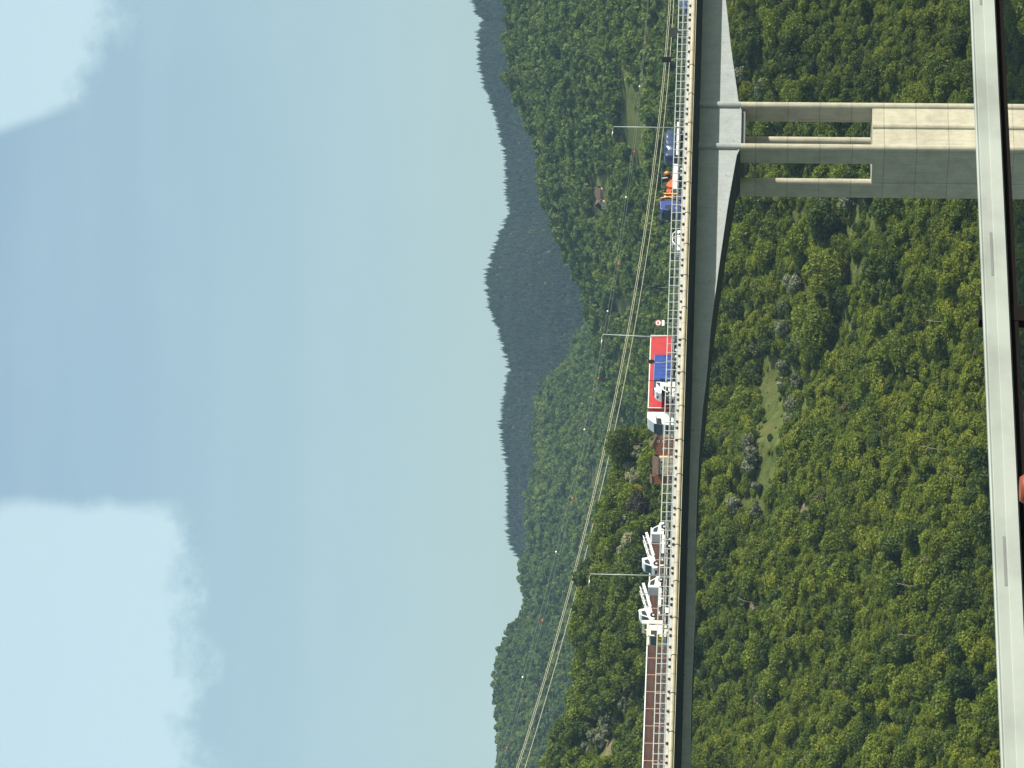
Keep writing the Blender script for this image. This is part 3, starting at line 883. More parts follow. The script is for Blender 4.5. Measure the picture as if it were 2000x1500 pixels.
vd = broot('viaduct', label='long pale motorway viaduct with an arched grey girder on a tall twin shaft concrete pier', cat='viaduct')
sA, sB = onplane(1500 - 196, 1450, TW - .6)[0], onplane(1500 - 277, 1450, TW - .6)[0]
sPier = (sA + sB - 1.2) / 2
web = [(1440, 293), (1421, 400), (1405, 510), (1388, 635), (1379, 740), (1371.5, 800), (1364.5, 890), (1360, 980), (1357.5, 1080), (1357, 1200)]
pts = sorted([onplane(1500 - y, V, TW) for V, y in web])
sM = pts[0][0]
L2 = sPier - sM
dd = np.array([0, (sA - sB + 1.2) / 2 * .9] + sorted(sPier - p[0] for p in pts))
zz = np.array([0, 0] + [p[1] for p in sorted(pts, key=lambda p: sPier - p[0])], float)
zz[0] = zz[1] = onplane(1500 - 245, 1447, TW)[1]
def soffit(s):
    d = abs(((s - sPier + L2) % (2 * L2)) - L2)
    return float(np.interp(d, dd, zz))
ZGT = ZROAD - 2.05
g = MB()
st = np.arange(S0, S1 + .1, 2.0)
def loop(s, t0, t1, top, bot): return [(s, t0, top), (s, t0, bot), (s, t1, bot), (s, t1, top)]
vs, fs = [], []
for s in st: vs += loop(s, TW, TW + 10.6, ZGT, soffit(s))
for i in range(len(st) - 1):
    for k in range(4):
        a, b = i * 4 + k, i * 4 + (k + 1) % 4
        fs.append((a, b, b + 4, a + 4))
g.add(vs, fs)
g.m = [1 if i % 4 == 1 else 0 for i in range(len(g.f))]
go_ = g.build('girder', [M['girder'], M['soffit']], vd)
fl = MB()                                            # bottom flange lip and a row of drain holes
vs, fs = [], []
for s in st: vs += loop(s, TW - .14, TW + .02, soffit(s) + .10, soffit(s) - .08)
for i in range(len(st) - 1):
    for k in range(4):
        a, b = i * 4 + k, i * 4 + (k + 1) % 4
        fs.append((a, b, b + 4, a + 4))
fl.add(vs, fs); fl.build('flange', M['girder'], vd)
ho = MB()
for s in np.arange(S0 + 4, S1, 7.4):
    zc = soffit(s) + 1.05
    ho.cyl((s, TW - .012, zc), (s, TW + .05, zc), .085, n=10)
ho.build('drain_holes', M['black'], vd)['kind'] = 'stuff'
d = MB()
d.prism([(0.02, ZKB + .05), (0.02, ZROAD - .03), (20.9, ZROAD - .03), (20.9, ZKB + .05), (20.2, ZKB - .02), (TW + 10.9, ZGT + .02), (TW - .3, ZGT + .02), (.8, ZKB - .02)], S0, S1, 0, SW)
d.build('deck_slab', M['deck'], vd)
k = MB(); k.prism([(-.06, ZKB - .34), (-.06, ZK), (.42, ZK), (.42, ZKB + .02), (.0, ZKB - .34)], S0, S1, 0, SW); k.build('kerb', M['kerb'], vd)
k = MB(); k.prism([(20.55, ZKB), (20.55, ZK), (21.0, ZK), (21.0, ZKB + .02)], S0, S1, 0, SW); k.build('kerb', M['kerb'], vd)
zl = onplane(1500 - 245, 1704, TW)[1]                 # where the solid lower pier begins
ZG = -80.0
def pier(sa, sb):
    pr = empty('pier', (0, 0, 0)); pr.parent = vd
    def nose(s, t0, t1, z0, z1):
        pl = []
        for i in range(9):
            a = math.pi * i / 8
            pl.append((s - .6 - .6 * math.cos(a), t0 + .55 - .55 * math.sin(a)))
        pl += [(s, t1), (s - 1.2, t1)]
        mb = MB(); n = len(pl)
        v = [(x, y, z0) for x, y in pl] + [(x, y, z1) for x, y in pl]
        f = [list(range(n)), list(range(2 * n - 1, n - 1, -1))] + [(i, (i + 1) % n, (i + 1) % n + n, i + n) for i in range(n)]
        mb.add(v, f)
        return mb
    for s in (sa, sb):
        nose(s, TW - .6, TW + 3.0, zl - .02, ZGT - .3 if False else soffit(sPier) + .02).build('shaft', M['pier'], pr)
        nose(s, TW + 7.4, TW + 10.9, zl - .02, soffit(sPier) + .02).build('shaft', M['pier'], pr)
        nose(s, TW - .62, TW + .06, soffit(sPier) + .022, ZGT + .05).build('rib', M['girder'], pr)     # carried up over the girder
    lo = MB()
    lo.box(sb - 1.15, sa - .05, TW - .2, TW + 10.85, ZG, zl)
    lo.build('lower_pier', M['pier'], pr)
    for s in (sa, (sa + sb) / 2 + .05, sb):
        nose(s + .012, TW - .62, TW + .4, ZG, zl - .024).build('rib', M['pier'], pr)
    e = MB()
    e.box(sb - 1.28, sb - 1.152, TW + .3, TW + 3.0, ZG, zl - .03); e.box(sb - 1.28, sb - 1.152, TW + 7.4, TW + 10.8, ZG, zl - .03)
    e.build('end_panel', M['pier'], pr)
    cb = MB()                                        # dark cross beams under the girder
    cb.box(sb - 1.0, sa - .2, TW + .4, TW + 2.8, soffit(sPier) - .7, soffit(sPier) - .02); cb.box(sb - 1.0, sa - .2, TW + 7.8, TW + 10.2, soffit(sPier) - .7, soffit(sPier) - .02)
    cb.build('cross_beam', M['chassis'], pr)
    return pr
pier(sA, sB)
pier(sA - 2 * L2, sB - 2 * L2)
rd = MB(); rd.box(S0, S1, .5, 20.5, ZROAD - .02, ZROAD); ro_ = rd.build('road', M['asphalt']); ro_.location = w2(0, 0, 0); ro_.rotation_euler = (0, 0, TH)
tag(ro_, 'dark asphalt carriageway on top of the viaduct', 'road', kind='structure')

# safety railing on the near edge
PITCH = 1.67
def railing(name, t, label, s0, s1, big):
    r = broot(name, 0, t, 0, label, 'railing')
    H0, H1 = ZK, ZRT
    ww = .10
    n = int((s1 - s0) / PITCH)
    a = MB(); a.box(s0, s1, -.05, .05, H1 - .13, H1); a.build('top_rail', M['galv'], r)
    a = MB(); a.box(s0, s1, -.05, .05, H0 + .06, H0 + .16); a.build('bottom_rail', M['galv'], r)
    a = MB(); a.box(s0, s1, -.045, .045, H0 + .86, H0 + .95); a.build('middle_rail', M['galv'], r)
    base = MB(); base.box(-ww / 2, ww / 2, -.06, .06, H0 - .06, H1 - .134); base.box(-.11, .11, -.10, .12, H0 - .02, H0 + .055)
    po = base.build('post', M['galv'], r)
    po.location = (s0, 0, 0)
    for i in range(1, n + 1): link_copy(po, r, (s0 + i * PITCH, 0, 0))
    return r
railing('safety_railing', .12, 'tall pale steel railing with square openings along the near edge of the viaduct', onplane(0, 1300, 0)[0] - 6, onplane(1500, 1330, 0)[0] + 5, True)

def barrier(name, t, label, zh, s0, s1, step):
    r = broot(name, 0, t, ZROAD, label, 'guardrail')
    for z in zh:
        pr = [(0, z), (-.05, z + .04), (-.01, z + .08), (-.01, z + .15), (-.05, z + .19), (0, z + .23), (.02, z + .23), (.02, z)]
        a = MB(); a.prism(pr, s0, s1, 0, SW); a.build('beam', M['galvdark'], r)
    ps = MB(); ps.box(-.06, .06, .04, .16, 0, zh[-1] + .4); po = ps.build('post', M['galvdark'], r); po.location = (s0 + 1, 0, 0)
    for i in range(1, int((s1 - s0 - 1) / step)): link_copy(po, r, (s0 + 1 + i * step, 0, 0))
    return r
barrier('guardrail', 1.0, 'steel guardrail just behind the tall railing on the near lane', (.78,), -95, 110, 2.2)
barrier('guardrail', 10.2, 'low steel guardrail along the middle of the viaduct roadway', (.45,), -95, 110, 2.6)
# far edge: open railing to the right, brown noise barrier to the left
sN = onplane(1500 - 1015, 1280, 20.6)[0]
fr = broot('far_railing', 0, 20.7, 0, 'open steel railing along the far edge of the viaduct', 'railing')
a = MB(); a.box(sN + .5, 130, -.04, .04, ZRT - .42, ZRT - .34); a.build('top_rail', M['galvdark'], fr)
a = MB(); a.box(sN + .5, 130, -.04, .04, ZK + .45, ZK + .53); a.build('middle_rail', M['galvdark'], fr)
a = MB(); a.box(-.05, .05, -.05, .05, ZK - .02, ZRT - .424); po = a.build('post', M['galvdark'], fr); po.location = (sN + 1, 0, 0)
for i in range(1, int((130 - sN - 1) / 2.0)): link_copy(po, fr, (sN + 1 + i * 2.0, 0, 0))
nb = broot('noise_barrier', 0, 20.75, 0, 'brown panelled noise barrier with a pale cap at the left end of the viaduct', 'noise barrier')
zn = onplane(40, 1255.5, 20.75)[1]
s0 = onplane(-160, 1250, 20.75)[0]
npan = int((sN - s0) / 3.0)
def panel_mesh():
    a = MB()
    h = (zn - .16 - ZK) / 4
    for i in range(4):
        z0 = ZK + i * h
        a.prism([(-.06, z0 + .012), (-.02 if i % 2 else -.085, z0 + h * .5), (-.06, z0 + h - .012), (.05, z0 + h - .012), (.05, z0 + .012)], 0.05, 2.95, 0, SW)
    return a
po = panel_mesh().build('panel', M['barrier'], nb); po.location = (s0, 0, 0)
ps = MB(); ps.box(-.05, .05, -.07, .07, ZK - .02, zn - .164); pso = ps.build('post', M['seam'], nb); pso.location = (s0, 0, 0)
for i in range(1, npan):
    link_copy(po, nb, (s0 + i * 3.0, 0, 0)); link_copy(pso, nb, (s0 + i * 3.0, 0, 0))
a = MB(); a.box(s0, s0 + npan * 3.0, -.14, .12, zn - .16, zn); a.build('cap', M['barriercap'], nb)

# utility pipe hung on the outside of the kerb
zp0, zp1 = onplane(750, 1337.0, -.4)[1], onplane(750, 1327.4, -.4)[1]
pp = broot('utility_pipe', 0, -.4, 0, 'long beige service pipe with black straps hung under the near kerb', 'pipe')
rp = (zp1 - zp0) / 2
zc = (zp0 + zp1) / 2
a = MB(); a.tube([(S0, 0, zc)] + [(s, 0, zc) for s in np.arange(S0 + 30, S1, 30)] + [(S1, 0, zc)], rp, 18); a.build('pipe', M['pipe'], pp)
a = MB(); a.tube([(0, (rp + .03) * math.cos(t), zc + (rp + .03) * math.sin(t)) for t in np.linspace(-1.9, 4.6, 22)], .055, 6)
stp = a.build('strap', M['strap'], pp)
sst = onplane(1500 - 1208, 1310, -.4)[0]
stp.location = (sst, 0, 0)
for i in range(-9, 18):
    if i: link_copy(stp, pp, (sst + i * 6.42, 0, 0))
a = MB()
a.prism([(-.16, ZK - .10), (.02, ZK - .06), (.10, ZKB + .16), (-.02, ZKB + .02), (-.10, ZKB + .02)], .05, .34)
a.box(-.05, .05, -.06, .0501, ZKB + .05, ZKB + .16) if False else None
br = a.build('bracket', M['strap'], pp)
br.location = (-80, 0, 0)
j = 0
pos = []
s = -72.0
while s < 92:
    pos += [s + random.uniform(-.12, .12)]; s += 2.14 if j % 3 else 1.05
    j += 1
for i, s in enumerate(pos[:99]):
    if i == 0: br.location = (s, 0, 0)
    else:
        b_ = link_copy(br, pp, (s, 0, random.uniform(-.03, .03))); b_.rotation_euler = (0, random.uniform(-.25, .25) * 0, random.uniform(-.35, .35)); b_.scale = (random.uniform(.7, 1.15), 1, 1)
# joints of the pipe lagging
a = MB(); a.cyl((-.02, 0, zc), (.02, 0, zc), rp + .015, n=18); jt = a.build('joint', M['deck'], pp)
jt.location = (sst + 3.2, 0, 0)
for i in range(-9, 18):
    if i: link_copy(jt, pp, (sst + 3.2 + i * 6.42, 0, 0))
# thin second line under the pipe
cb = broot('cable_line', 0, -.46, 0, 'thin dull yellow cable running just under the beige pipe', 'cable')
a = MB(); a.tube([(S0, 0, zp0 - .07), (0, 0, zp0 - .07), (S1, 0, zp0 - .07)], .045, 6); a.build('line', M['cable'], cb)

# lamp posts ------------------------------------------------------------------
lp_parts = None
for (Vt, yt, Vb, yb, lab) in [(1199, 247.5, 1336, 250, 'slender pale lamp post behind the dark blue covered load'), (1178, 653, 1323, 660.5, 'slender pale lamp post in front of the red lorry'),
                              (1154, 1121, 1309, 1125, 'slender pale lamp post between the carried white trucks')]:
    s, _ = onplane(1500 - yb, Vb, .15)
    st_, zt_ = onplane(1500 - yt, Vt, .15)
    h = zt_ - ZK
    r = broot('lamp_post', s, .15, ZK, lab, 'lamp post', 'lamp posts along the viaduct')
    lean = st_ - s
    a = MB(); a.tube([(0, 0, 0), (lean * .5, 0, h * .5), (lean, 0, h)], [.10, .08, .055], 8); a.box(-.16, .16, -.16, .16, 0, .05)
    a.build('pole', M['galv'], r)
    a = MB(); a.tube([(lean, 0, h), (lean - .5, 0, h + .18), (lean - 1.7, 0, h + .22), (lean - 2.3, 0, h + .15)], .035, 6); a.build('arm', M['galv'], r)
    a = MB(); a.sphere((lean - 1.35, 0, h + .15), .16, 8, 0, (2.0, .8, .55)); a.build('lamp_head', M['white'], r)

# road signs on the near edge -------------------------------------------------
def text_mesh(txt, size):
    cu = bpy.data.curves.new('lettering', 'FONT'); cu.body = txt; cu.size = size; cu.align_x = 'CENTER'; cu.align_y = 'CENTER'; cu.extrude = .004; cu.offset = size * .012
    ob = bpy.data.objects.new('lettering', cu); C.objects.link(ob)
    dg = bpy.context.evaluated_depsgraph_get(); dg.update()
    me = bpy.data.meshes.new_from_object(ob.evaluated_get(dg))
    bpy.data.objects.remove(ob)
    return me

def sign_root(name, y, Vc, label, face):
    """root on the kerb; face = world heading of the sign's front"""
    s, z = onplane(1500 - y, Vc, .05)
    return broot(name, s, .05, ZK, label, 'sign', None, face - TH), z - ZK
# front of a sign looks along local -y
r, h = sign_root('speed_limit_sign', 630.5, 1285.6, 'round white speed limit sign reading 80 with a red rim and a small plate', R(8))
a = MB(); a.cyl((0, .05, -.3), (0, .05, h + .5), .04, n=8); a.build('post', M['galv'], r)
a = MB(); a.cyl((0, -.01, h), (0, .012, h), .50, n=32, smooth=False); a.build('rim', M['signred'], r)
a = MB(); a.cyl((0, -.016, h), (0, .0, h), .375, n=32, smooth=False); dsc = a.build('face', M['signwhite'], r)
tm = text_mesh('80', .46); tm.materials.append(M['black'])
to = bpy.data.objects.new('numerals', tm); C.objects.link(to); to.parent = r; to.location = (0, -.022, h); to.rotation_euler = (R(90), 0, 0)
a = MB(); a.box(-.43, .43, -.015, .012, h - .94, h - .54); a.build('plate', M['signwhite'], r)
a = MB(); a.box(-.24, .02, -.019, -.0151, h - .76, h - .73); a.box(.1, .2, -.019, -.0151, h - .76, h - .73); a.build('plate_mark', M['galvdark'], r)
r, h = sign_root('warning_sign', 560.5, 1284, 'dark backed triangular sign seen nearly edge on beside the railing', TH + R(90))
a = MB(); a.prism([(-.72, -.56), (.72, -.56), (0, .92)], -.012, .012, 0, Matrix.Translation((0, 0, h))); a.build('panel', M['black'], r, .0)
a = MB(); a.tube([(0, .06, -.2), (0, .06, h - .8), (0, .05, h - .1)], .035, 6); a.build('post', M['galv'], r)
a = MB(); a.box(-.33, .33, .013, .05, h - .2, h - .15); a.build('clamp', M['galv'], r)
r, h = sign_root('round_sign', 706.5, 1272.3, 'dark backed round sign seen obliquely in front of the blue box truck', TH + R(90))
a = MB(); a.cyl((0, -.012, h), (0, .012, h), .50, n=28, smooth=False); a.build('panel', M['black'], r)
a = MB(); a.tube([(0, .06, -.2), (0, .06, h * .45), (.12, .06, h * .62), (0, .05, h)], .035, 6); a.build('post', M['galv'], r)
a = MB(); a.box(-.35, .35, .013, .045, h - .16, h - .12); a.box(-.3, .3, .013, .045, h + .14, h + .18); a.build('clamp', M['galvdark'], r)
r, h = sign_root('panel_sign', 116.5, 1301, 'tall black ribbed sign panel on a pale forked bracket above the railing', TH + R(90))
a = MB(); a.box(-.62, .62, -.03, .03, h - .76, h + .76)
for i in range(6): a.box(-.60, .60, .03, .07, h - .68 + i * .25, h - .60 + i * .25)
a.build('panel', M['black'], r)
a = MB(); a.tube([(-.5, .05, h - 2.0), (0, .05, h - .75)], .035, 6); a.tube([(.5, .05, h - 2.0), (0, .05, h - .75)], .035, 6); a.build('bracket', M['galv'], r)
a = MB(); a.tube([(0, .02, h + .7), (0, .02, h + 2.0)], .012, 5); a.build('rod', M['galvdark'], r)
r, h = sign_root('board_sign', 63.5, 1316.5, 'wide black slatted board just above the railing near the right end', R(10))
a = MB(); a.box(-.78, .78, -.03, .03, h - .62, h + .55)
for i in range(4): a.box(-.72 + i * .40, -.56 + i * .40, -.05, -.03, h - .5, h + .45)
a.build('panel', M['black'], r)
a = MB(); a.tube([(-.3, .06, -.2), (-.3, .06, h)], .04, 6); a.tube([(.3, .06, -.2), (.3, .06, h)], .04, 6); a.build('bracket', M['galv'], r)
r, h = sign_root('marker_post', 207.5, 1311, 'short thin dark rod standing up from the railing right of the first lamp post', TH)
a = MB(); a.tube([(0, 0, -.2), (0, 0, h + .7)], [.04, .03], 6); a.build('rod', M['galvdark'], r)

# ------------------------------------------------------------------ vehicles (local x forward, y left = towards us, z up)
def wheel(root, x, y, r=.5, w=.28, z=None):
    z = r if z is None else z
    a = MB(); a.cyl((x, y - w / 2, z), (x, y + w / 2, z), r, n=20)
    o = a.build('wheel', M['tyre'], root, .02)
    sgn = 1 if y > 0 else -1
    b = MB(); b.cyl((x, y + sgn * (w / 2 - .06), z), (x, y + sgn * (w / 2 + .012), z), r * .56, r * .48, n=16)
    b.build('rim', M['rim'], o)

def vroot(name, y_front, V, tn, half, label, cat, group=None):
    """root on the road; y_front = photo y of the near front corner; tn = t of the near side"""
    s, _ = onplane(1500 - y_front, V, tn)
    return broot(name, s, tn + half, ZROAD, label, cat, group, math.pi), s

# red articulated lorry -------------------------------------------------------
TN = 6.4
r, sf = vroot('articulated_lorry', 829, 1295, TN, 1.27, 'white articulated lorry pulling a bright red curtain sided trailer', 'lorry')
def X(y, V=1295, tn=TN, s_=None): return (sf if s_ is None else s_) - onplane(1500 - y, V, tn)[0]      # photo y -> local x (behind front is negative)
def Z(V, y, tn): return onplane(1500 - y, V, tn)[1] - ZROAD
xf, xr = X(797), X(655)
ht = Z(1268, 720, TN)
a = MB(); a.box(xr, xf, -1.26, 1.26, 1.02, ht - .02); a.build('trailer_curtain', M['red'], r, .03)
a = MB()
a.box(xr - .02, xf + .02, 1.24, 1.285, ht - .13, ht + .02); a.box(xr - .02, xf + .02, -1.285, -1.24, ht - .13, ht + .02)
a.box(xr - .03, xr + .10, -1.285, 1.285, .96, ht + .022); a.box(xf - .10, xf + .03, -1.285, 1.285, .96, ht + .022)
a.box(xr, xf, 1.24, 1.28, .90, 1.03); a.box(xr, xf, -1.28, -1.24, .90, 1.03)
a.build('trailer_frame', M['cream'], r)
a = MB(); a.box(xf + .031, xf + .06, -1.22, 1.22, 1.1, ht - .05); a.build('trailer_bulkhead', M['red'], r)
a = MB(); a.box(xr + .2, xf - .3, -.5, .5, .62, .895); a.box(xr, xr + .12, -1.2, 1.2, .45, .6); a.box(xf - 3.2, xf - 3.0, .6, .75, .05, .7); a.box(xf - 3.2, xf - 3.0, -.75, -.6, .05, .7); a.build('chassis', M['chassis'], r)
a = MB(); a.box(xr + 5.0, xf - 3.6, 1.15, 1.2, .45, .55); a.box(xr + 5.0, xf - 3.6, 1.15, 1.2, .68, .78); a.build('side_guard', M['galv'], r)
for x in (xr + 1.5, xr + 2.8, xr + 4.1):
    for y in (1.05, -1.05): wheel(r, x, y)
hc = ht + .0
cab = [(0, .55), (.0, 2.2), (-.05, 2.32), (-.20, 3.40), (-.46, 3.66), (-1.15, hc - .08), (-1.6, hc), (-2.45, hc), (-2.45, .55)]
a = MB(); a.prism(cab, -1.24, 1.24); a.build('cab', M['white'], r, .09)
a = MB(); a.prism([(.012, 2.2), (-.035, 2.32), (-.172, 3.34), (-.40, 3.34), (-.3, 2.2)], -1.17, 1.17); a.build('windscreen', M['glass'], r, .02)
a = MB(); a.prism([(.02, 3.34), (-.16, 3.56), (-.40, 3.48), (-.30, 3.38)], -1.2, 1.2); a.build('sun_visor', M['black'], r, .01)
a = MB(); a.prism([(-.46, 2.38), (-.52, 3.16), (-1.22, 3.20), (-1.22, 2.58), (-.95, 2.38)], 1.20, 1.253); a.build('side_window', M['glass'], r)
a = MB(); a.prism([(-.46, 2.38), (-.52, 3.16), (-1.22, 3.20), (-1.22, 2.58), (-.95, 2.38)], -1.253, -1.20); a.build('side_window', M['glass'], r)
a = MB(); a.box(.0, .025, -1.0, 1.0, .9, 1.72)
a.build('grille', M['black'], r)
a = MB(); a.box(-.15, .06, -1.22, 1.22, .42, .90); a.build('bumper', M['galv'], r, .04)
for y in (.95, -.95):
    a = MB(); a.box(-.05, .075, y - .2, y + .2, .62, .82); a.build('headlight', M['ballwhite'], r, .02)
a = MB(); a.box(-.02, .028, -.55, -.2, 1.82, 2.06); a.build('badge', M['terracotta'], r)
for y in (1.42, -1.42):
    a = MB(); a.box(-.30, -.14, y - .12, y + .12, 2.35, 3.15); a.build('mirror', M['black'], r, .03)
a = MB(); a.box(-.28, -.2, 1.2, 1.36, 3.0, 3.06); a.box(-.28, -.2, -1.36, -1.2, 3.0, 3.06); a.build('mirror_arm', M['black'], r)
a = MB(); a.tube([(-1.65, 1.0, 3.2), (-1.55, 1.26, 3.2), (-.55, 1.27, 3.17)], .04, 6); a.tube([(-.7, 1.27, 3.15), (-2.0, 1.27, 3.42)], .025, 5); a.build('horn_pipe', M['galvdark'], r)
a = MB(); a.box(-6.2, -2.45, -.45, .45, .62, .95); a.build('tractor_chassis', M['chassis'], r)
a = MB(); a.box(-3.6, -2.5, .62, 1.22, .4, 1.15); a.box(-3.6, -2.5, -1.22, -.62, .4, 1.15); a.build('fuel_tank', M['white'], r, .1)
for x in (-1.3, -4.9):
    for y in (1.05, -1.05): wheel(r, x, y)

# blue box truck with white cab -----------------------------------------------
TN = 2.6
r, sf = vroot('box_truck', 774, 1300, TN, 1.15, 'white cab light truck with a bright blue tarpaulin box in front of the red trailer', 'truck')
xf, xr = X(742.5, 1295, TN), X(692.5, 1295, TN)
ht = Z(1277.0, 720, TN)
a = MB(); a.box(xr, xf, -1.15, 1.15, .95, ht); a.build('tarpaulin_box', M['bluetarp'], r, .07)
a = MB()
for i in range(7):
    x = xr + (xf - xr) * (i + .5) / 7
    a.tube([(x, 1.152, 1.0), (x + .05, 1.165, (ht + 1) / 2), (x, 1.152, ht - .08)], .025, 5)
a.build('strap', M['bluetarp'], r)
a = MB(); a.box(xr, xf, 1.10, 1.16, .80, .945); a.box(xr, xf, -1.16, -1.10, .80, .945); a.box(xr - .02, xr, -1.1, 1.1, .8, .945); a.build('bed_edge', M['galv'], r)
a = MB(); a.box(xr, xf, -.45, .45, .5, .80); a.build('chassis', M['chassis'], r)
a = MB(); a.box(xf + .01, xf + 1.35, -1.02, 1.02, ht - .42, ht - .04); a.box(xf + .01, xf + .12, -1.05, 1.05, 2.1, ht - .05); a.build('headboard', M['black'], r, .04)
hh = ht - .18
xs = -xf
cabp = [(0, .42), (.02, .78), (-.06, 1.02), (-.70, 1.30), (-1.40, 2.28), (-1.9, 2.36), (xf + .14, 2.36), (xf + .14, .42)]
a = MB(); a.prism(cabp, -1.02, 1.02); a.build('cab', M['white'], r, .07)
a = MB(); a.prism([(-.62, 2.40), (-.66, 2.62), (-1.0, hh - .28), (-1.65, hh), (xf + .16, hh), (xf + .16, 2.37), (-1.45, 2.37)], -1.0, 1.0); dfl = a.build('wind_deflector', M['white'], r, .10)
a = MB(); a.prism([(xf + .35, hh - .18), (xf + .35, 2.66), (xf + 1.3, 2.60)], .99, 1.006); a.build('deflector_window', M['glass'], dfl)
a = MB(); a.cyl((-.90, 0, hh - .50), (-.76, 0, hh - .58), .26, n=20); a.build('emblem', M['galvdark'], dfl)
a = MB(); a.prism([(-.67, 1.33), (-.75, 1.30), (-1.45, 2.27), (-1.37, 2.30)], -.92, .92); a.build('windscreen', M['glass'], r)
a = MB(); a.prism([(-.98, 1.42), (-1.47, 2.14), (-2.05, 2.18), (-2.05, 1.42)], .99, 1.03); a.build('side_window', M['glass'], r)
a = MB(); a.box(-.9, -.7, 1.06, 1.26, 1.2, 1.5); a.box(-.84, -.78, 1.0, 1.06, 1.25, 1.3); a.build('mirror', M['black'], r, .02)
a = MB(); a.box(-.02, .035, -.5, .5, .62, .88); a.build('grille', M['black'], r)
for y in (.8, -.8):
    a = MB(); a.box(-.18, .03, y - .18, y + .18, .74, .96); a.build('headlight', M['ballwhite'], r, .03)
wheel(r, -.85, .9, .38, .24); wheel(r, -.85, -.9, .38, .24); wheel(r, xr + 1.3, .9, .38, .3); wheel(r, xr + 1.3, -.9, .38, .3)

# small white van / car -------------------------------------------------------
TN = 2.9
r, sf = vroot('white_car', 488, 1318, TN, .88, 'small white car behind the railing right of the red lorry', 'car')
car = [(0, .35), (.03, .62), (-.12, .86), (-.95, 1.02), (-1.75, 1.55), (-2.5, 1.64), (-3.5, 1.58), (-4.05, 1.05), (-4.15, .75), (-4.1, .35)]
a = MB(); a.prism(car, -.86, .86); a.build('body', M['white'], r, .07)
a = MB(); a.prism([(-1.15, 1.06), (-1.85, 1.50), (-2.42, 1.56), (-2.42, 1.04)], .80, .872); a.build('side_window', M['glass'], r)
a = MB(); a.prism([(-2.52, 1.04), (-2.52, 1.56), (-3.40, 1.50), (-3.80, 1.06)], .80, .872); a.build('side_window', M['glass'], r)
a = MB(); a.prism([(-.98, 1.06), (-1.06, 1.04), (-1.78, 1.50), (-1.70, 1.535)], -.72, .72); a.build('windscreen', M['glass'], r)
for y in (.62, -.62):
    a = MB(); a.box(-.2, .03, y - .16, y + .16, .66, .80); a.build('headlight', M['ballwhite'], r, .03)
for x in (-.85, -3.3):
    for y in (.78, -.78): wheel(r, x, y, .32, .2)
# a car at the very edge of the frame
r, sf = vroot('dark_car', 14, 1330, TN, .88, 'dark blue car cut by the right edge of the view', 'car')
a = MB(); a.prism(car, -.86, .86); a.build('body', M['bluepaint'], r, .07)
a = MB(); a.prism([(-1.15, 1.06), (-1.85, 1.50), (-3.40, 1.50), (-3.80, 1.06)], .80, .872); a.build('side_window', M['glass'], r)
for x in (-.85, -3.3):
    for y in (.78, -.78): wheel(r, x, y, .32, .2)

# blue cab dropside truck with crane, towing a trailer under a dark blue sheet
TN = 2.5
r, sf = vroot('crane_truck', 412, 1310, TN, 1.24, 'blue cab dropside truck with a folded amber loading crane and orange machine on its bed', 'truck')
hb = Z(1289, 400, TN)
cb_ = [(0, .5), (0, 1.55), (-.12, 2.2), (-.28, hb - .35), (-.55, hb - .05), (-2.1, hb), (-2.2, hb - .3), (-2.2, .5)]
a = MB(); a.prism(cb_, -1.22, 1.22); a.build('cab', M['bluepaint'], r, .09)
a = MB(); a.prism([(.012, 1.60), (-.10, 2.22), (-.215, hb - .62), (-.35, hb - .62), (-.25, 1.60)], -1.1, 1.1); a.build('windscreen', M['glass'], r, .02)
a = MB(); a.prism([(-.40, 1.68), (-.50, hb - .80), (-1.25, hb - .80), (-1.25, 1.68)], 1.18, 1.235); a.build('side_window', M['glass'], r)
a = MB(); a.box(-.4, .10, -1.0, 1.0, hb - .46, hb - .36); a.build('sun_visor', M['black'], r, .02)
a = MB(); a.box(0, .022, -.95, .95, .9, 1.45); a.build('grille', M['black'], r)
a = MB(); a.box(-.1, .06, -1.2, 1.2, .4, .86); a.build('bumper', M['bluepaint'], r, .04)
a = MB(); a.box(-.72, -.55, 1.225, 1.24, 1.1, 1.3); a.build('marker_plate', M['amber'], r)
for y in (.95, -.95):
    a = MB(); a.box(-.05, .07, y - .2, y + .2, .6, .8); a.build('headlight', M['ballwhite'], r, .02)
for y in (1.36, -1.36):
    a = MB(); a.box(-.25, -.1, y - .1, y + .1, 1.75, 2.4); a.build('mirror', M['black'], r, .03)
xc0, xc1 = X(392, 1305, TN), X(372, 1305, TN)
xm = (xc0 + xc1) / 2
cr = empty('loading_crane', (0, 0, 0)); cr.parent = r
a = MB(); a.box(xc1 + .2, xc0 - .05, -.9, .9, 1.0, hb - .7); a.cyl((xm, .2, 1.0), (xm, .2, hb - .1), .28, n=12); a.build('column', M['black'], cr, .04)
a = MB(); a.box(xm - .7, xm - .5, .6, 1.1, 1.1, hb - .5, 0, None); a.tube([(xm - .5, .95, 1.15), (xm + .1, 1.05, 2.1), (xm + .25, .95, hb - .05)], .12, 6); a.tube([(xm + .55, 1.0, 1.25), (xm + .1, 1.1, 2.3)], .1, 6); a.build('boom', M['amber'], cr)
a = MB(); a.tube([(xm - .3, .2, hb - .2), (xm - .3, -.5, hb + .1), (xm + .5, -.9, hb - .15)], .16, 6); a.tube([(xm + .3, .6, hb - .15), (xm + .35, .9, hb - .9)], .14, 6); a.build('jib', M['terracotta'], cr)
a = MB(); a.cyl((xm + .1, 1.1, hb - .75), (xm + .1, 1.16, hb - .75), .13, n=12); a.build('disc', M['signwhite'], cr)
xb0, xb1 = X(369, 1315, TN), X(320, 1315, TN)
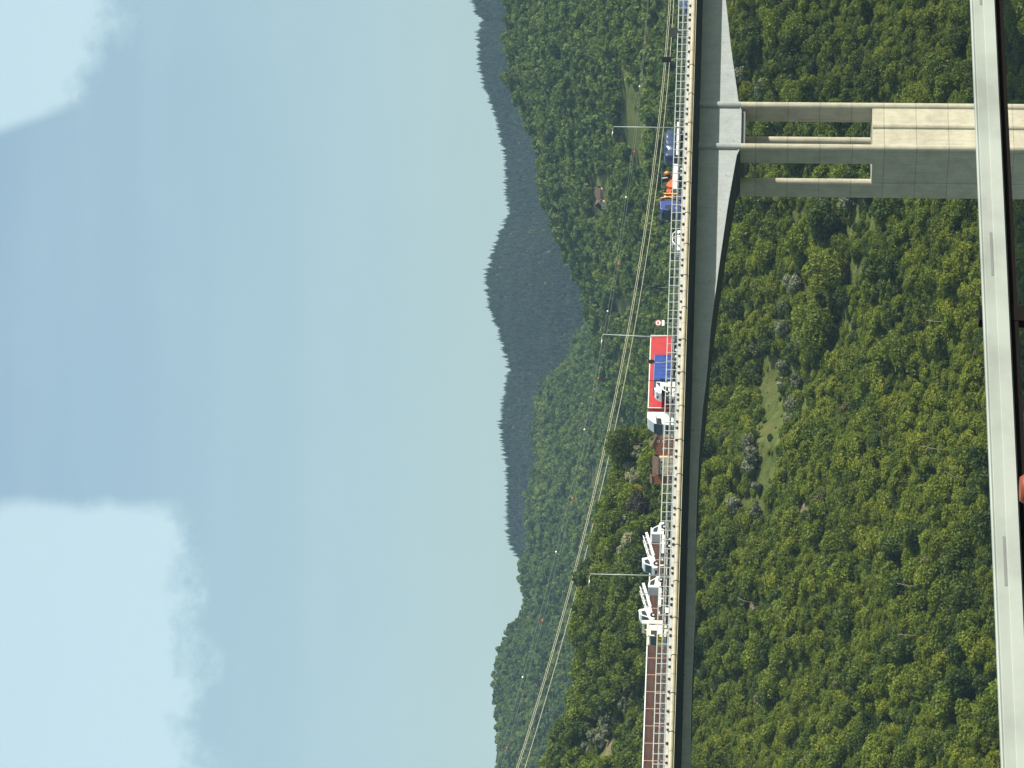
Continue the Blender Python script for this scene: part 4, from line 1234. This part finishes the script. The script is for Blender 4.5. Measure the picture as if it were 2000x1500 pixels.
a = MB(); a.box(xb1, xb0, -1.22, 1.22, .98, 1.12); a.box(xb1, xb0, 1.17, 1.23, 1.125, 1.72); a.box(xb1, xb0, -1.23, -1.17, 1.125, 1.72); a.box(xb1 - .03, xb1 + .03, -1.165, 1.165, 1.125, 1.72); a.box(xb0 - .03, xb0 + .03, -1.165, 1.165, 1.125, 1.72)
a.build('dropside_bed', M['white'], r)
a = MB(); a.box(xb1, -2.2, -.42, .42, .55, .95); a.build('chassis', M['chassis'], r)
a = MB(); a.box(-3.4, -2.4, .65, 1.2, .42, .95); a.build('fuel_tank', M['bluepaint'], r, .08)
a = MB(); a.tube([(xb0 - .2, 1.1, 1.7), (xb0 - .2, 1.1, hb - .15), (xb1 + .8, 1.1, hb - .05)], .03, 5); a.build('load_rack', M['galvdark'], r)
for x in (-1.35, xb1 + 1.0, xb1 + 2.3):
    for y in (1.03, -1.03): wheel(r, x, y, .48)
# the orange machine lying on the bed is a thing of its own
o = broot('loader_machine', sf - (xb0 + xb1) / 2, TN + 1.24, ZROAD + 1.125, 'orange and black compact machine lying on the white dropside bed', 'machine', None, math.pi)
a = MB(); a.prism([(1.9, .1), (2.1, .7), (1.6, 1.15), (.9, .95), (.5, .55), (-1.6, .45), (-2.0, .1)], .35, .85); a.prism([(1.9, .1), (2.1, .7), (1.6, 1.15), (.9, .95), (.5, .55), (-1.6, .45), (-2.0, .1)], -.85, -.35); a.build('arm', M['orange'], o, .05)
a = MB(); a.box(-1.9, .4, -.34, .34, .05, .85); a.box(-1.6, -.5, -.6, .6, .86, 1.55); a.tube([(-1.2, .3, 1.5), (-1.4, .3, 2.1), (-.9, .3, 2.3)], .1, 6); a.build('engine', M['black'], o, .05)
a = MB(); a.sphere((-.9, .86, 1.1), .28, 10); a.build('tank', M['amber'], o)
a = MB(); a.tube([(-.1, .7, 1.0), (.1, .75, 1.6)], .07, 8); a.build('cylinder', M['signwhite'], o)
o.scale = (1, 1.15, 1.5)
# trailer
r, sf2 = vroot('dropside_trailer', 302, 1318, TN, 1.24, 'white dropside trailer towed behind the crane truck', 'trailer')
xr_ = X(238, 1318, TN, sf2)
a = MB(); a.box(xr_, 0, -1.22, 1.22, .82, .95); a.box(xr_, 0, 1.17, 1.23, .955, 1.42); a.box(xr_, 0, -1.23, -1.17, .955, 1.42); a.box(xr_ - .03, xr_ + .03, -1.165, 1.165, .955, 1.42); a.box(-.03, .03, -1.165, 1.165, .955, 1.42)
a.build('dropside_bed', M['white'], r)
a = MB(); a.box(xr_ + .2, -.2, -.4, .4, .5, .80); a.tube([(-.2, .3, .6), (1.6, 0, .6)], .06, 6); a.tube([(-.2, -.3, .6), (1.6, 0, .6)], .06, 6); a.build('chassis', M['chassis'], r)
for x in (-1.2, xr_ + 1.0, xr_ + 2.1):
    for y in (1.03, -1.03): wheel(r, x, y, .40)
# covered load
hl = Z(1298.5, 280, TN)
xa, xb = X(305, 1310, TN, sf2), X(251, 1310, TN, sf2)
rs_ = np.random.default_rng(77)
nx, ny, nz = 16, 9, 7
a = MB(); vs = []; fs = []
prof_ = [(-1.12, .97), (-1.16, 1.5), (-1.13, hl - .35), (-1.0, hl - .05), (-.5, hl), (0, hl + .03), (.5, hl), (1.0, hl - .05), (1.13, hl - .35), (1.16, 1.5), (1.12, .97)]
for i in range(nx + 1):
    x = xb + (xa - xb) * i / nx
    end = 1 if 0 < i < nx else .92
    dip = .16 * math.exp(-((i - 12) / 1.6) ** 2) + .06 * math.sin(i * 1.7)
    for (y, z) in prof_:
        k_ = (z - .97) / (hl - .97)
        vs.append((x + rs_.normal() * .03, y * end + rs_.normal() * .03, .97 + (z - .97) * (1 - dip * k_) * end + rs_.normal() * .03))
np_ = len(prof_)
for i in range(nx):
    for j in range(np_ - 1):
        fs.append((i * np_ + j, i * np_ + j + 1, (i + 1) * np_ + j + 1, (i + 1) * np_ + j))
fs.append(list(range(np_))); fs.append([nx * np_ + j for j in range(np_)][::-1])
a.add(vs, fs, 0, True)
o = a.build('covered_load', M['darkbluetarp']); o.location = w2(sf2, TN + 1.24, ZROAD); o.rotation_euler = (0, 0, TH + math.pi)
tag(o, 'creased dark blue sheet wrapped over a load on the white trailer', 'covered load')

# transporter with white chassis cabs -----------------------------------------
TN = 2.5
r, sf = vroot('vehicle_transporter', 1243, 1285, TN, 1.25, 'cream white vehicle transporter with a yellow front carrying white chassis cabs', 'lorry')
ht = Z(1267.0, 1236, TN)
xR = X(1020, 1290, TN)
a = MB(); a.prism([(0, .5), (0, 1.7), (-.04, 1.8), (-.14, ht - .12), (-.3, ht), (-2.0, ht), (-2.0, .5)], -1.22, 1.22); a.build('cab', M['cream'], r, .06)
a = MB(); a.prism([(.012, 1.78), (-.03, 1.84), (-.115, ht - .2), (-.3, ht - .2), (-.2, 1.78)], -1.12, 1.12); a.build('windscreen', M['glass'], r, .02)
a = MB(); a.box(-1.05, -.3, 1.18, 1.235, 1.82, ht - .28); a.build('side_window', M['glass'], r)
a = MB(); a.box(-.12, .07, -1.24, 1.24, .95, 1.74); a.build('front_panel', M['yellow'], r, .03)
a = MB()
for y in (-.9, -.1, .7):
    a.prism([(0, 1.0), (.35, 1.66), (.62, 1.66), (.27, 1.0)], .071, .082, 0, Matrix(((0, 1, 0, 0), (1, 0, 0, y), (0, 0, 1, 0), (0, 0, 0, 1))))
a.build('black_stripes', M['black'], r)
a = MB(); a.tube([(-.2, 1.38, 2.3), (-.1, 1.3, 1.5)], .03, 5); a.box(-.24, -.1, 1.27, 1.45, 1.55, 2.2); a.build('mirror', M['black'], r)
hb1, hb2 = Z(1253.5, 1214, TN), Z(1263, 1235, TN)
x1_, x0_ = X(1217.5, 1280, TN), X(1211, 1280, TN)
a = MB()
for y in (1.0, -1.2):
    a.box(x0_, x1_, y, y + .2, .9, hb1); a.box(x1_ + .01, -.1, y, y + .2, hb2 - .24, hb2)
a.box(x0_ + .01, x1_ - .01, -1.0, 1.0, hb1 - .35, hb1 - .02)
a.build('gantry', M['cream'], r, .02)
a = MB(); a.box(xR, -2.05, .85, 1.05, .78, 1.0); a.box(xR, -2.05, -1.05, -.85, .78, 1.0)
for x in np.arange(xR + .3, -2.2, 1.5): a.box(x, x + .12, -.85, .85, .80, .98)
a.build('loading_deck', M['white'], r)
a = MB(); a.box(xR + 1, -1.0, -.4, .4, .45, .77); a.build('chassis', M['chassis'], r)
a = MB()
for yy in (1103, 1168, 1060):
    x = X(yy, 1290, TN)
    a.box(x - .1, x + .1, 1.0, 1.16, .9, 1.75); a.box(x - .1, x + .1, -1.16, -1.0, .9, 1.75); a.box(x - .08, x + .08, -1.0, 1.0, 1.55, 1.7)
a.build('loading_posts', M['cream'], r)
for x in (-1.15, -4.6, xR + 3.0, xR + 4.2):
    for y in (1.04, -1.04): wheel(r, x, y, .45)
a = MB(); a.box(X(1196, 1290, TN), X(1186, 1290, TN), .9, 1.2, .35, .78); a.build('tool_box', M['white'], r, .03)

def chassis_cab(y, V, tn, pitch, faces_left, label, rear=5.6, high=False):
    """white chassis cab; root at the front axle"""
    s, z = onplane(1500 - y, V, tn)
    rt = broot('chassis_cab', s, tn + 1.0, z, label, 'truck', 'white chassis cabs on the transporter', math.pi if faces_left else 0)
    rt.rotation_euler = (0, pitch, rt.rotation_euler.z)
    roof = 1.86
    cp = [(.78, -.02), (.80, .42), (.72, .60), (.28, .78), (-.30, 1.62), (-.55, roof - .08), (-1.3, roof - .04), (-1.42, roof - .2), (-1.42, .0), (-.46, .0), (-.42, .22), (-.25, .40), (.05, .46), (.30, .38), (.44, .18), (.46, -.02)]
    a = MB(); a.prism(cp, -.98, .98); a.build('cab', M['white'], rt, .04)
    a = MB(); a.prism([(.29, .84), (.22, .82), (-.31, 1.57), (-.24, 1.60)], -.84, .84); a.build('windscreen', M['glass2'], rt)
    for sd in (1, -1):
        a = MB(); a.prism([(.05, .86), (-.42, 1.52), (-1.02, 1.56), (-1.02, .98), (-.6, .88)], .95 * sd, .992 * sd); a.build('side_window', M['glass'], rt)
        a = MB(); a.box(.70, .83, sd * .7 - .18, sd * .7 + .18, .38, .58); a.build('headlight', M['galv'], rt, .02)
    a = MB(); a.box(.70, .825, -.42, .42, .12, .44); a.build('grille', M['black'], rt)
    a = MB(); a.box(-rear, -1.3, .34, .48, .08, .30); a.box(-rear, -1.3, -.48, -.34, .08, .30)
    for x in np.arange(-rear + .2, -1.5, .9): a.box(x, x + .1, -.34, .34, .1, .28)
    a.build('frame', M['galvdark'], rt)
    a = MB(); a.box(-rear - .2, -1.5, .80, .98, -.12, .24); a.box(-rear - .2, -1.5, -.98, -.80, -.12, .24); a.build('side_rail', M['white'], rt)
    wheel(rt, 0, .86, .34, .22, 0); wheel(rt, 0, -.86, .34, .22, 0); wheel(rt, -3.5, .82, .34, .3, .12); wheel(rt, -3.5, -.82, .34, .3, .12)
    if high:
        a = MB(); a.box(-rear, -1.45, .55, .62, .55, .66); a.box(-rear, -1.45, -.62, -.55, .55, .66)
        for x in np.arange(-rear + .4, -1.6, 1.1): a.box(x, x + .06, -.55, .55, .56, .64); a.box(x, x + .06, .55, .61, .3, .56)
        a.build('ladder_frame', M['white'], rt)
    return rt
chassis_cab(1028, 1297, TN + .1, 0, False, 'white chassis cab at the rear end of the transporter facing backwards', 4.6)
chassis_cab(1100, 1282, TN + .1, R(15.5), True, 'white chassis cab with a teal windscreen tilted nose down right of the lamp post', 5.6, True)
chassis_cab(1131.5, 1291, TN + .1, 0, False, 'white chassis cab facing backwards just left of the lamp post', 4.6)
chassis_cab(1200.5, 1276, TN + .1, R(15.5), True, 'highest white chassis cab tilted nose down behind the transporter cab', 5.6, True)

# ------------------------------------------------------------------ houses
def window(parent, x, z, w, h, y, m='glass', frame='signwhite'):
    a = MB(); a.box(x - w / 2 - .08, x + w / 2 + .08, y - .06, y + .02, z - h / 2 - .08, z + h / 2 + .08)
    o = a.build('window', M[frame], parent)
    b = MB(); b.box(x - w / 2, x + w / 2, y - .075, y - .061, z - h / 2, z + h / 2); b.build('pane', M[m], o)

def hpt(U, V, Y=HOUSE_Y): return at(U, V, Y)
P0 = hpt(1500 - 870, 1276)
hs = empty('gabled_house', (P0[0], HOUSE_Y, 0), R(-6), 'terracotta gabled house with brown roofs half hidden behind the railing', 'house')
zr = P0[2]; zb = float(terrain(P0[0], HOUSE_Y)) - 2
k_ = HOUSE_Y / F
wl, wr = -20 * k_, 15 * k_
el, er = zr - 10.5 * k_, zr - 6.5 * k_
a = MB(); a.prism([(wl, zb), (wr, zb), (wr, er), (0, zr), (wl, el)], 0, 7); a.build('gable_wall', M['terracotta'], hs)
a = MB(); a.prism([(wl - .5, el - .35), (0, zr + .06), (wr + .4, er - .15), (wr + .4, er + .1), (0, zr + .32), (wl - .5, el - .1)], -.25, 7.2); a.build('roof', M['rooftile'], hs)
window(hs, 1.0, zr - 1.15, .38, .38, 0); window(hs, 1.0, zr - 2.5, .45, .55, 0); window(hs, -.8, zr - 2.5, .45, .55, 0)
xr0, xr1 = wr + .02, wr + 14 * k_
a = MB(); a.box(xr0, xr1, .8, 6, zb, er - .5); a.build('side_wing', M['cream_wall'], hs)
a = MB(); a.prism([(.5, er - .62), (3.4, er + .55), (6.3, er - .62), (6.3, er - .42), (3.4, er + .75), (.5, er - .42)], xr0, xr1 + .2, 0, SW); a.build('wing_roof', M['rooftile'], hs)
a = MB(); a.box(wr + 6 * k_, wr + 6.6 * k_, 1.2, 1.6, er + .1, er + 1.5); a.build('chimney', M['rooftile'], hs)
# the long low house
P1 = hpt(1500 - 910, 1287)
h2 = empty('low_house', (P1[0], HOUSE_Y - 3, 0), R(-6), 'long low cream house with a dull brown roof left of the terracotta gable', 'house')
ze = P1[2]
xl, xr2 = -16 * k_, 17 * k_
a = MB(); a.box(xl, xr2, .3, 5.5, zb, ze - .1); a.build('wall', M['cream_wall'], h2)
a = MB(); a.prism([(-.1, ze - .12), (3, ze + 1.32), (6, ze - .12), (6, ze + .1), (3, ze + 1.5), (-.1, ze + .06)], xl - .2, xr2 + .1, 0, SW); a.build('roof', M['rooftile'], h2)
window(h2, -.6, ze - .75, .5, .7, .3); window(h2, .9, ze - .75, .5, .7, .3)
P2 = hpt(1500 - 936, 1271)
h3 = empty('shed', (P2[0], HOUSE_Y - 2, 0), R(-6), 'small tiled shed roof at the left end of the low house', 'shed')
a = MB(); a.box(-.9, .9, 0, 2.5, zb, P2[2] - .4); a.build('wall', M['terracotta'], h3)
a = MB(); a.prism([(-.2, P2[2] - .45), (2.7, P2[2] + .1), (2.7, P2[2] + .28), (-.2, P2[2] - .25)], -1.0, 1.0, 0, SW); a.build('roof', M['rooftile'], h3)
# cream villa on the middle hill
g = hit_ground(1500 - 393, 1184, 1060, 1700)
kk = g[1] / F
vl = empty('hill_villa', g, R(-14), 'cream villa with brown roofs alone among the trees of the middle hill', 'house')
a = MB(); a.box(-16 * kk, 0, 0, 9, -4, 8.5 * kk); a.build('wall', M['cream_wall'], vl)
a = MB(); a.box(.02, 22 * kk, 3, 9, -4, 10 * kk); a.build('wall', M['cream_wall'], vl)
a = MB(); a.prism([(-20 * kk, 8 * kk), (-8 * kk, 20 * kk), (3 * kk, 8 * kk), (3 * kk, 9.2 * kk), (-8 * kk, 21.2 * kk), (-20 * kk, 9.2 * kk)], -.6, 9.6); a.build('roof', M['rooftile'], vl)
a = MB(); a.prism([(2.2, 9.5 * kk), (6, 9.5 * kk + 2.4), (9.8, 9.5 * kk), (9.8, 9.5 * kk + .3), (6, 9.5 * kk + 2.7), (2.2, 9.5 * kk + .3)], 3.2 * kk, 23 * kk, 0, SW); a.build('roof', M['rooftile'], vl)
for x in (-12, -5): window(vl, x * kk, 4.6 * kk, 2.4 * kk, 3.8 * kk, 0)
for x in (5, 12, 18): window(vl, x * kk, 5 * kk, 3.4 * kk, 6 * kk, 3)

# ------------------------------------------------------------------ overhead lines behind the viaduct
def line(name, pts, Yl, Yr, rad, mat, label, balls=None, dv=0.0, ext=True):
    pts = sorted([(1500 - y, V + dv) for V, y in pts])
    us = np.array([p[0] for p in pts]); vv = np.array([p[1] for p in pts])
    co = np.polyfit(us, vv, 3)
    P = []
    for U in np.linspace(-330, 1830, 60):
        Y = Yl + (Yr - Yl) * U / 1500
        P.append(at(U, float(np.polyval(co, U)), Y))
    o = MB()
    o.tube([tuple(p) for p in P], rad, 6)
    ob = o.build(name, mat)
    tag(ob, label, 'cable')
    for V, y, mt in balls or []:
        U = 1500 - y
        c = at(U, float(np.polyval(co, U)), Yl + (Yr - Yl) * U / 1500)
        b = MB(); b.sphere(tuple(c), .27, 12); b.build('marker_ball', M[mt], ob)
    return ob
K1 = [(1308, 0), (1301, 110), (1292, 190), (1282, 300), (1270, 376), (1249, 520), (1226, 655), (1209, 740), (1186, 840), (1174, 906), (1157, 980), (1142, 1040), (1120, 1130), (1100, 1202), (1010, 1500)]
K2 = [(1316, 0), (1310, 96), (1300, 210), (1290, 300), (1262, 510), (1238, 655), (1209, 800), (1196, 858), (1180, 926), (1157, 1030), (1148, 1066), (1125, 1158), (1100, 1248), (1025, 1500)]
line('power_cable', K1, 905, 1000, .072, M['cable'], 'upper of the thick yellowish cables strung across the valley', dv=-1.6)
line('power_cable', K1, 905, 1000, .072, M['cable'], 'middle thick yellowish cable running close under the upper one', dv=1.6)
line('power_cable', K2, 905, 1000, .080, M['cable'], 'lowest thick yellowish cable partly hidden by the left trees')
KA = [(1249.5, 169), (1222.5, 385.5), (1187, 608), (1142, 839), (1086, 1078), (1021, 1323)]
KB = [(1260, 83), (1239, 296), (1208, 515), (1168, 739), (1119, 974), (1060, 1212), (990, 1461)]
line('marker_cable', KA, 930, 1000, .045, M['cablethin'], 'thin dark cable carrying white marker balls', [(v, y, 'ballwhite') for v, y in KA])
line('marker_cable', KB, 930, 1000, .045, M['cablethin'], 'thin dark cable carrying red marker balls', [(v, y, 'ballred') for v, y in KB])

# ------------------------------------------------------------------ our own bridge: deck, guardrail
YG = 36.0
G0 = np.array([0, YG, 0.0])
def gplane(U, V):
    d = raydir(U, V); k = (G0 @ TDIR) / (d @ TDIR); P = d * k
    return float((P - G0) @ ADIR), float(P[2])
zt = gplane(750, 1924.5)[1]; zbm = gplane(750, 1979.0)[1]
HB = zt - zbm
gr = empty('guardrail', G0, TH, 'broad pale steel guardrail close to the camera across the bottom of the valley view', 'guardrail')
pf = [(0, 1), (-.035, .985), (-.046, .94), (-.038, .88), (-.052, .85), (-.047, .50), (-.055, .475), (-.060, .06), (-.03, 0)]
poly = [(t, zbm + h * HB) for t, h in pf] + [(t + .012, zbm + h * HB) for t, h in pf[::-1]]
a = MB()
n = len(pf)
sb = np.arange(-48, 60.1, 4.0)
for i in range(len(sb) - 1):
    v = [(sb[i] - .16, t, z) for t, z in poly] + [(sb[i + 1], t - (.004 if i % 1 == 0 else 0), z) for t, z in poly]
    m_ = len(poly)
    f = [(j, (j + 1) % m_, (j + 1) % m_ + m_, j + m_) for j in range(m_)]
    a.add(v, f, 0, False)
a.build('beam', M['rail'], gr)
s72 = gplane(1500 - 72, 1900)[0]
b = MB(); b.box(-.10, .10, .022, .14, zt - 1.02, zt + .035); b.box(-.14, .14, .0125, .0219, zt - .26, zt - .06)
po = b.build('post', M['railshade'], gr, .008)
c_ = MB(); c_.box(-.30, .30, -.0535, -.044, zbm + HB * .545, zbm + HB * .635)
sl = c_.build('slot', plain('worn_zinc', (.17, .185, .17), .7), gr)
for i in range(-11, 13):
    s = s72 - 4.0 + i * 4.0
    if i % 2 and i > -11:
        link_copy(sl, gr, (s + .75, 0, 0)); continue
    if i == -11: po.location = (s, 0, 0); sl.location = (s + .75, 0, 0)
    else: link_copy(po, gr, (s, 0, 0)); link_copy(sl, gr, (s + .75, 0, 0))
b = MB(); b.box(-48, 60, .03, .10, zbm - .085, zbm - .004); b.build('lower_bar', M['railshade'], gr)
zdeck = zt - 1.05
dk = MB(); dk.box(-160, 220, -46, .55, zdeck - 1.1, zdeck); o = dk.build('near_road', M['asphalt']); o.location = G0; o.rotation_euler = (0, 0, TH)
tag(o, 'road deck of the near bridge under the camera', 'road', kind='structure')
# orange plastic drum behind the rail
U, V = 1500 - 955, 1992
d_ = raydir(U, V); P_ = d_ * ((G0 @ TDIR - .34) / (d_ @ TDIR))
od = empty('orange_drum', (P_[0], P_[1], zdeck), TH, 'orange plastic drum standing just in front of the near guardrail', 'drum')
hd = P_[2] - zdeck
b = MB(); b.cyl((0, 0, 0), (0, 0, hd - .08), .20, .17, 20); b.cyl((0, 0, hd - .0799), (0, 0, hd), .17, .12, 20); b.build('body', M['orangeplastic'], od)
b = MB(); b.cyl((0, 0, hd * .55), (0, 0, hd * .7), .186, .182, 20); b.build('band', M['signwhite'], od)

# ------------------------------------------------------------------ camera
cam = bpy.data.cameras.new('camera')
cam.sensor_fit = 'HORIZONTAL'; cam.sensor_width = 36.0; cam.lens = F / 2000 * 36.0
cam.clip_start = 0.5; cam.clip_end = 30000
co = bpy.data.objects.new('camera', cam); C.objects.link(co)
Rv, Uv, Fv = Vector((1, 0, 0)), Vector((0, -sP, cP)), Vector((0, cP, sP))
cx = (ROLL * Rv - Uv).normalized(); cy = (Rv + ROLL * Uv).normalized(); cz = -Fv
co.matrix_world = Matrix(((cx.x, cy.x, cz.x, 0), (cx.y, cy.y, cz.y, 0), (cx.z, cy.z, cz.z, 0), (0, 0, 0, 1)))
SC.camera = co

# ------------------------------------------------------------------ light
EL = R(31.5); AZO = R(30)
hx, hy = (math.sin(TH) * math.cos(AZO) + math.cos(TH) * math.sin(AZO)), (-math.cos(TH) * math.cos(AZO) + math.sin(TH) * math.sin(AZO))
sund = Vector((hx * math.cos(EL), hy * math.cos(EL), math.sin(EL)))
sl_ = bpy.data.lights.new('sun', 'SUN'); sl_.energy = 5.0; sl_.angle = R(.53); sl_.color = (1, .94, .83)
so = bpy.data.objects.new('sun', sl_); C.objects.link(so)
so.rotation_euler = sund.to_track_quat('Z', 'Y').to_euler()
so.location = (200, -200, 400)

w = bpy.data.worlds.new('World'); SC.world = w; w.use_nodes = True
nt = w.node_tree
bg = nt.nodes['Background']
sky = N(nt, 'ShaderNodeTexSky', sky_type='NISHITA')
sky.sun_disc = False; sky.sun_elevation = EL; sky.sun_rotation = math.pi / 2 - math.atan2(hy, hx)
sky.air_density = 1.0; sky.dust_density = 2.2; sky.ozone_density = 1.0; sky.altitude = 300
tc = N(nt, 'ShaderNodeTexCoord')
sx = N(nt, 'ShaderNodeSeparateXYZ'); nt.links.new(tc.outputs['Generated'], sx.inputs[0])
# pale window-glass reflections painted into the sky, ragged edged; placed by heading (q) and height (e)
q = mathn(nt, 'DIVIDE', sx.outputs[0], mathn(nt, 'MAXIMUM', sx.outputs[1], .05))
e = mathn(nt, 'DIVIDE', sx.outputs[2], mathn(nt, 'MAXIMUM', sx.outputs[1], .05))
def smooth(v, a, b_):
    n = N(nt, 'ShaderNodeMapRange', interpolation_type='SMOOTHSTEP')
    nt.links.new(v, n.inputs[0]); n.inputs[1].default_value = a; n.inputs[2].default_value = b_
    return n.outputs[0]
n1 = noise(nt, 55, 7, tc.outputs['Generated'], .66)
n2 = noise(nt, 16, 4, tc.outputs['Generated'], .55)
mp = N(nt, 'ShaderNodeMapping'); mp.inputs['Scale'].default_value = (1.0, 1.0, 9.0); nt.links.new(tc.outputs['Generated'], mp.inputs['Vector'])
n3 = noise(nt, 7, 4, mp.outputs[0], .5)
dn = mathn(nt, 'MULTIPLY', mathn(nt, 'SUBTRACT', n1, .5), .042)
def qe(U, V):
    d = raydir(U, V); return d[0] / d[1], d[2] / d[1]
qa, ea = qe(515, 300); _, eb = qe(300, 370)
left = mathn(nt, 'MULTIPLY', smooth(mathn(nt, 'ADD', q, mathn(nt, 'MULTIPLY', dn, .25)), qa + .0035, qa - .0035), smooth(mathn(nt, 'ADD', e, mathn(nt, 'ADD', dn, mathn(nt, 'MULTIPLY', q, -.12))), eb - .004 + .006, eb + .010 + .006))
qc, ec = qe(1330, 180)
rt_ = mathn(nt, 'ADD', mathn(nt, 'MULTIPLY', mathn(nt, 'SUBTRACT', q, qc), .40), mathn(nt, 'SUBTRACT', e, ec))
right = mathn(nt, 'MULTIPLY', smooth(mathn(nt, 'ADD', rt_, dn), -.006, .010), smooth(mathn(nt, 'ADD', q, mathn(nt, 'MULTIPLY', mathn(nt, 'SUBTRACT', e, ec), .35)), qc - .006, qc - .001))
bank = mathn(nt, 'MAXIMUM', left, right)  # mask of both painted glass reflections
qd, ed = qe(1240, 660)
glow = mathn(nt, 'MULTIPLY', smooth(n3, .40, .85), .20)
wisp = mathn(nt, 'ADD', mathn(nt, 'ADD', mathn(nt, 'MULTIPLY', glow, .35), .14), mathn(nt, 'MULTIPLY', smooth(n2, .45, .8), .07))
SKYC = mixc(nt, 1.0, sky.outputs[0], (.985, 1.07, 1.03), 'MULTIPLY')
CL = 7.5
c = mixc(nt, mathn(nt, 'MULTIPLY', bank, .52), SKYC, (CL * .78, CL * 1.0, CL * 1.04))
c = mixc(nt, wisp, c, (CL * .66, CL * .82, CL * .84))
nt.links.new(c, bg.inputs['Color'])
bg.inputs['Strength'].default_value = 0.083

# the air itself
hz = MB(); hz.box(-2600, 2600, -300, 5600, -92, 330); o = hz.build('haze', None and M['white'] or plain('haze_tmp', (1, 1, 1)))
hm = bpy.data.materials.new('haze_air'); hm.use_nodes = True
nt = hm.node_tree
for n_ in list(nt.nodes):
    if n_.type != 'OUTPUT_MATERIAL': nt.nodes.remove(n_)
pv = nt.nodes.new('ShaderNodeVolumePrincipled')
pv.inputs['Color'].default_value = (.50, .76, 1.0, 1)
pv.inputs['Density'].default_value = 0.000055
pv.inputs['Anisotropy'].default_value = 0.2
nt.links.new(pv.outputs[0], nt.nodes['Material Output'].inputs['Volume'])
o.data.materials[0] = hm
tag(o, 'thin blue air filling the valley', 'haze', kind='stuff')

# ------------------------------------------------------------------ render settings
SC.view_settings.view_transform = 'Standard'
SC.view_settings.look = 'None'
SC.view_settings.gamma = 1.0
SC.view_settings.exposure = 0.72
SC.render.engine = 'CYCLES'
cy_ = SC.cycles
cy_.use_denoising = True
cy_.max_bounces = 5; cy_.diffuse_bounces = 2; cy_.glossy_bounces = 2; cy_.transmission_bounces = 2; cy_.transparent_max_bounces = 4; cy_.volume_bounces = 0
cy_.caustics_reflective = False; cy_.caustics_refractive = False
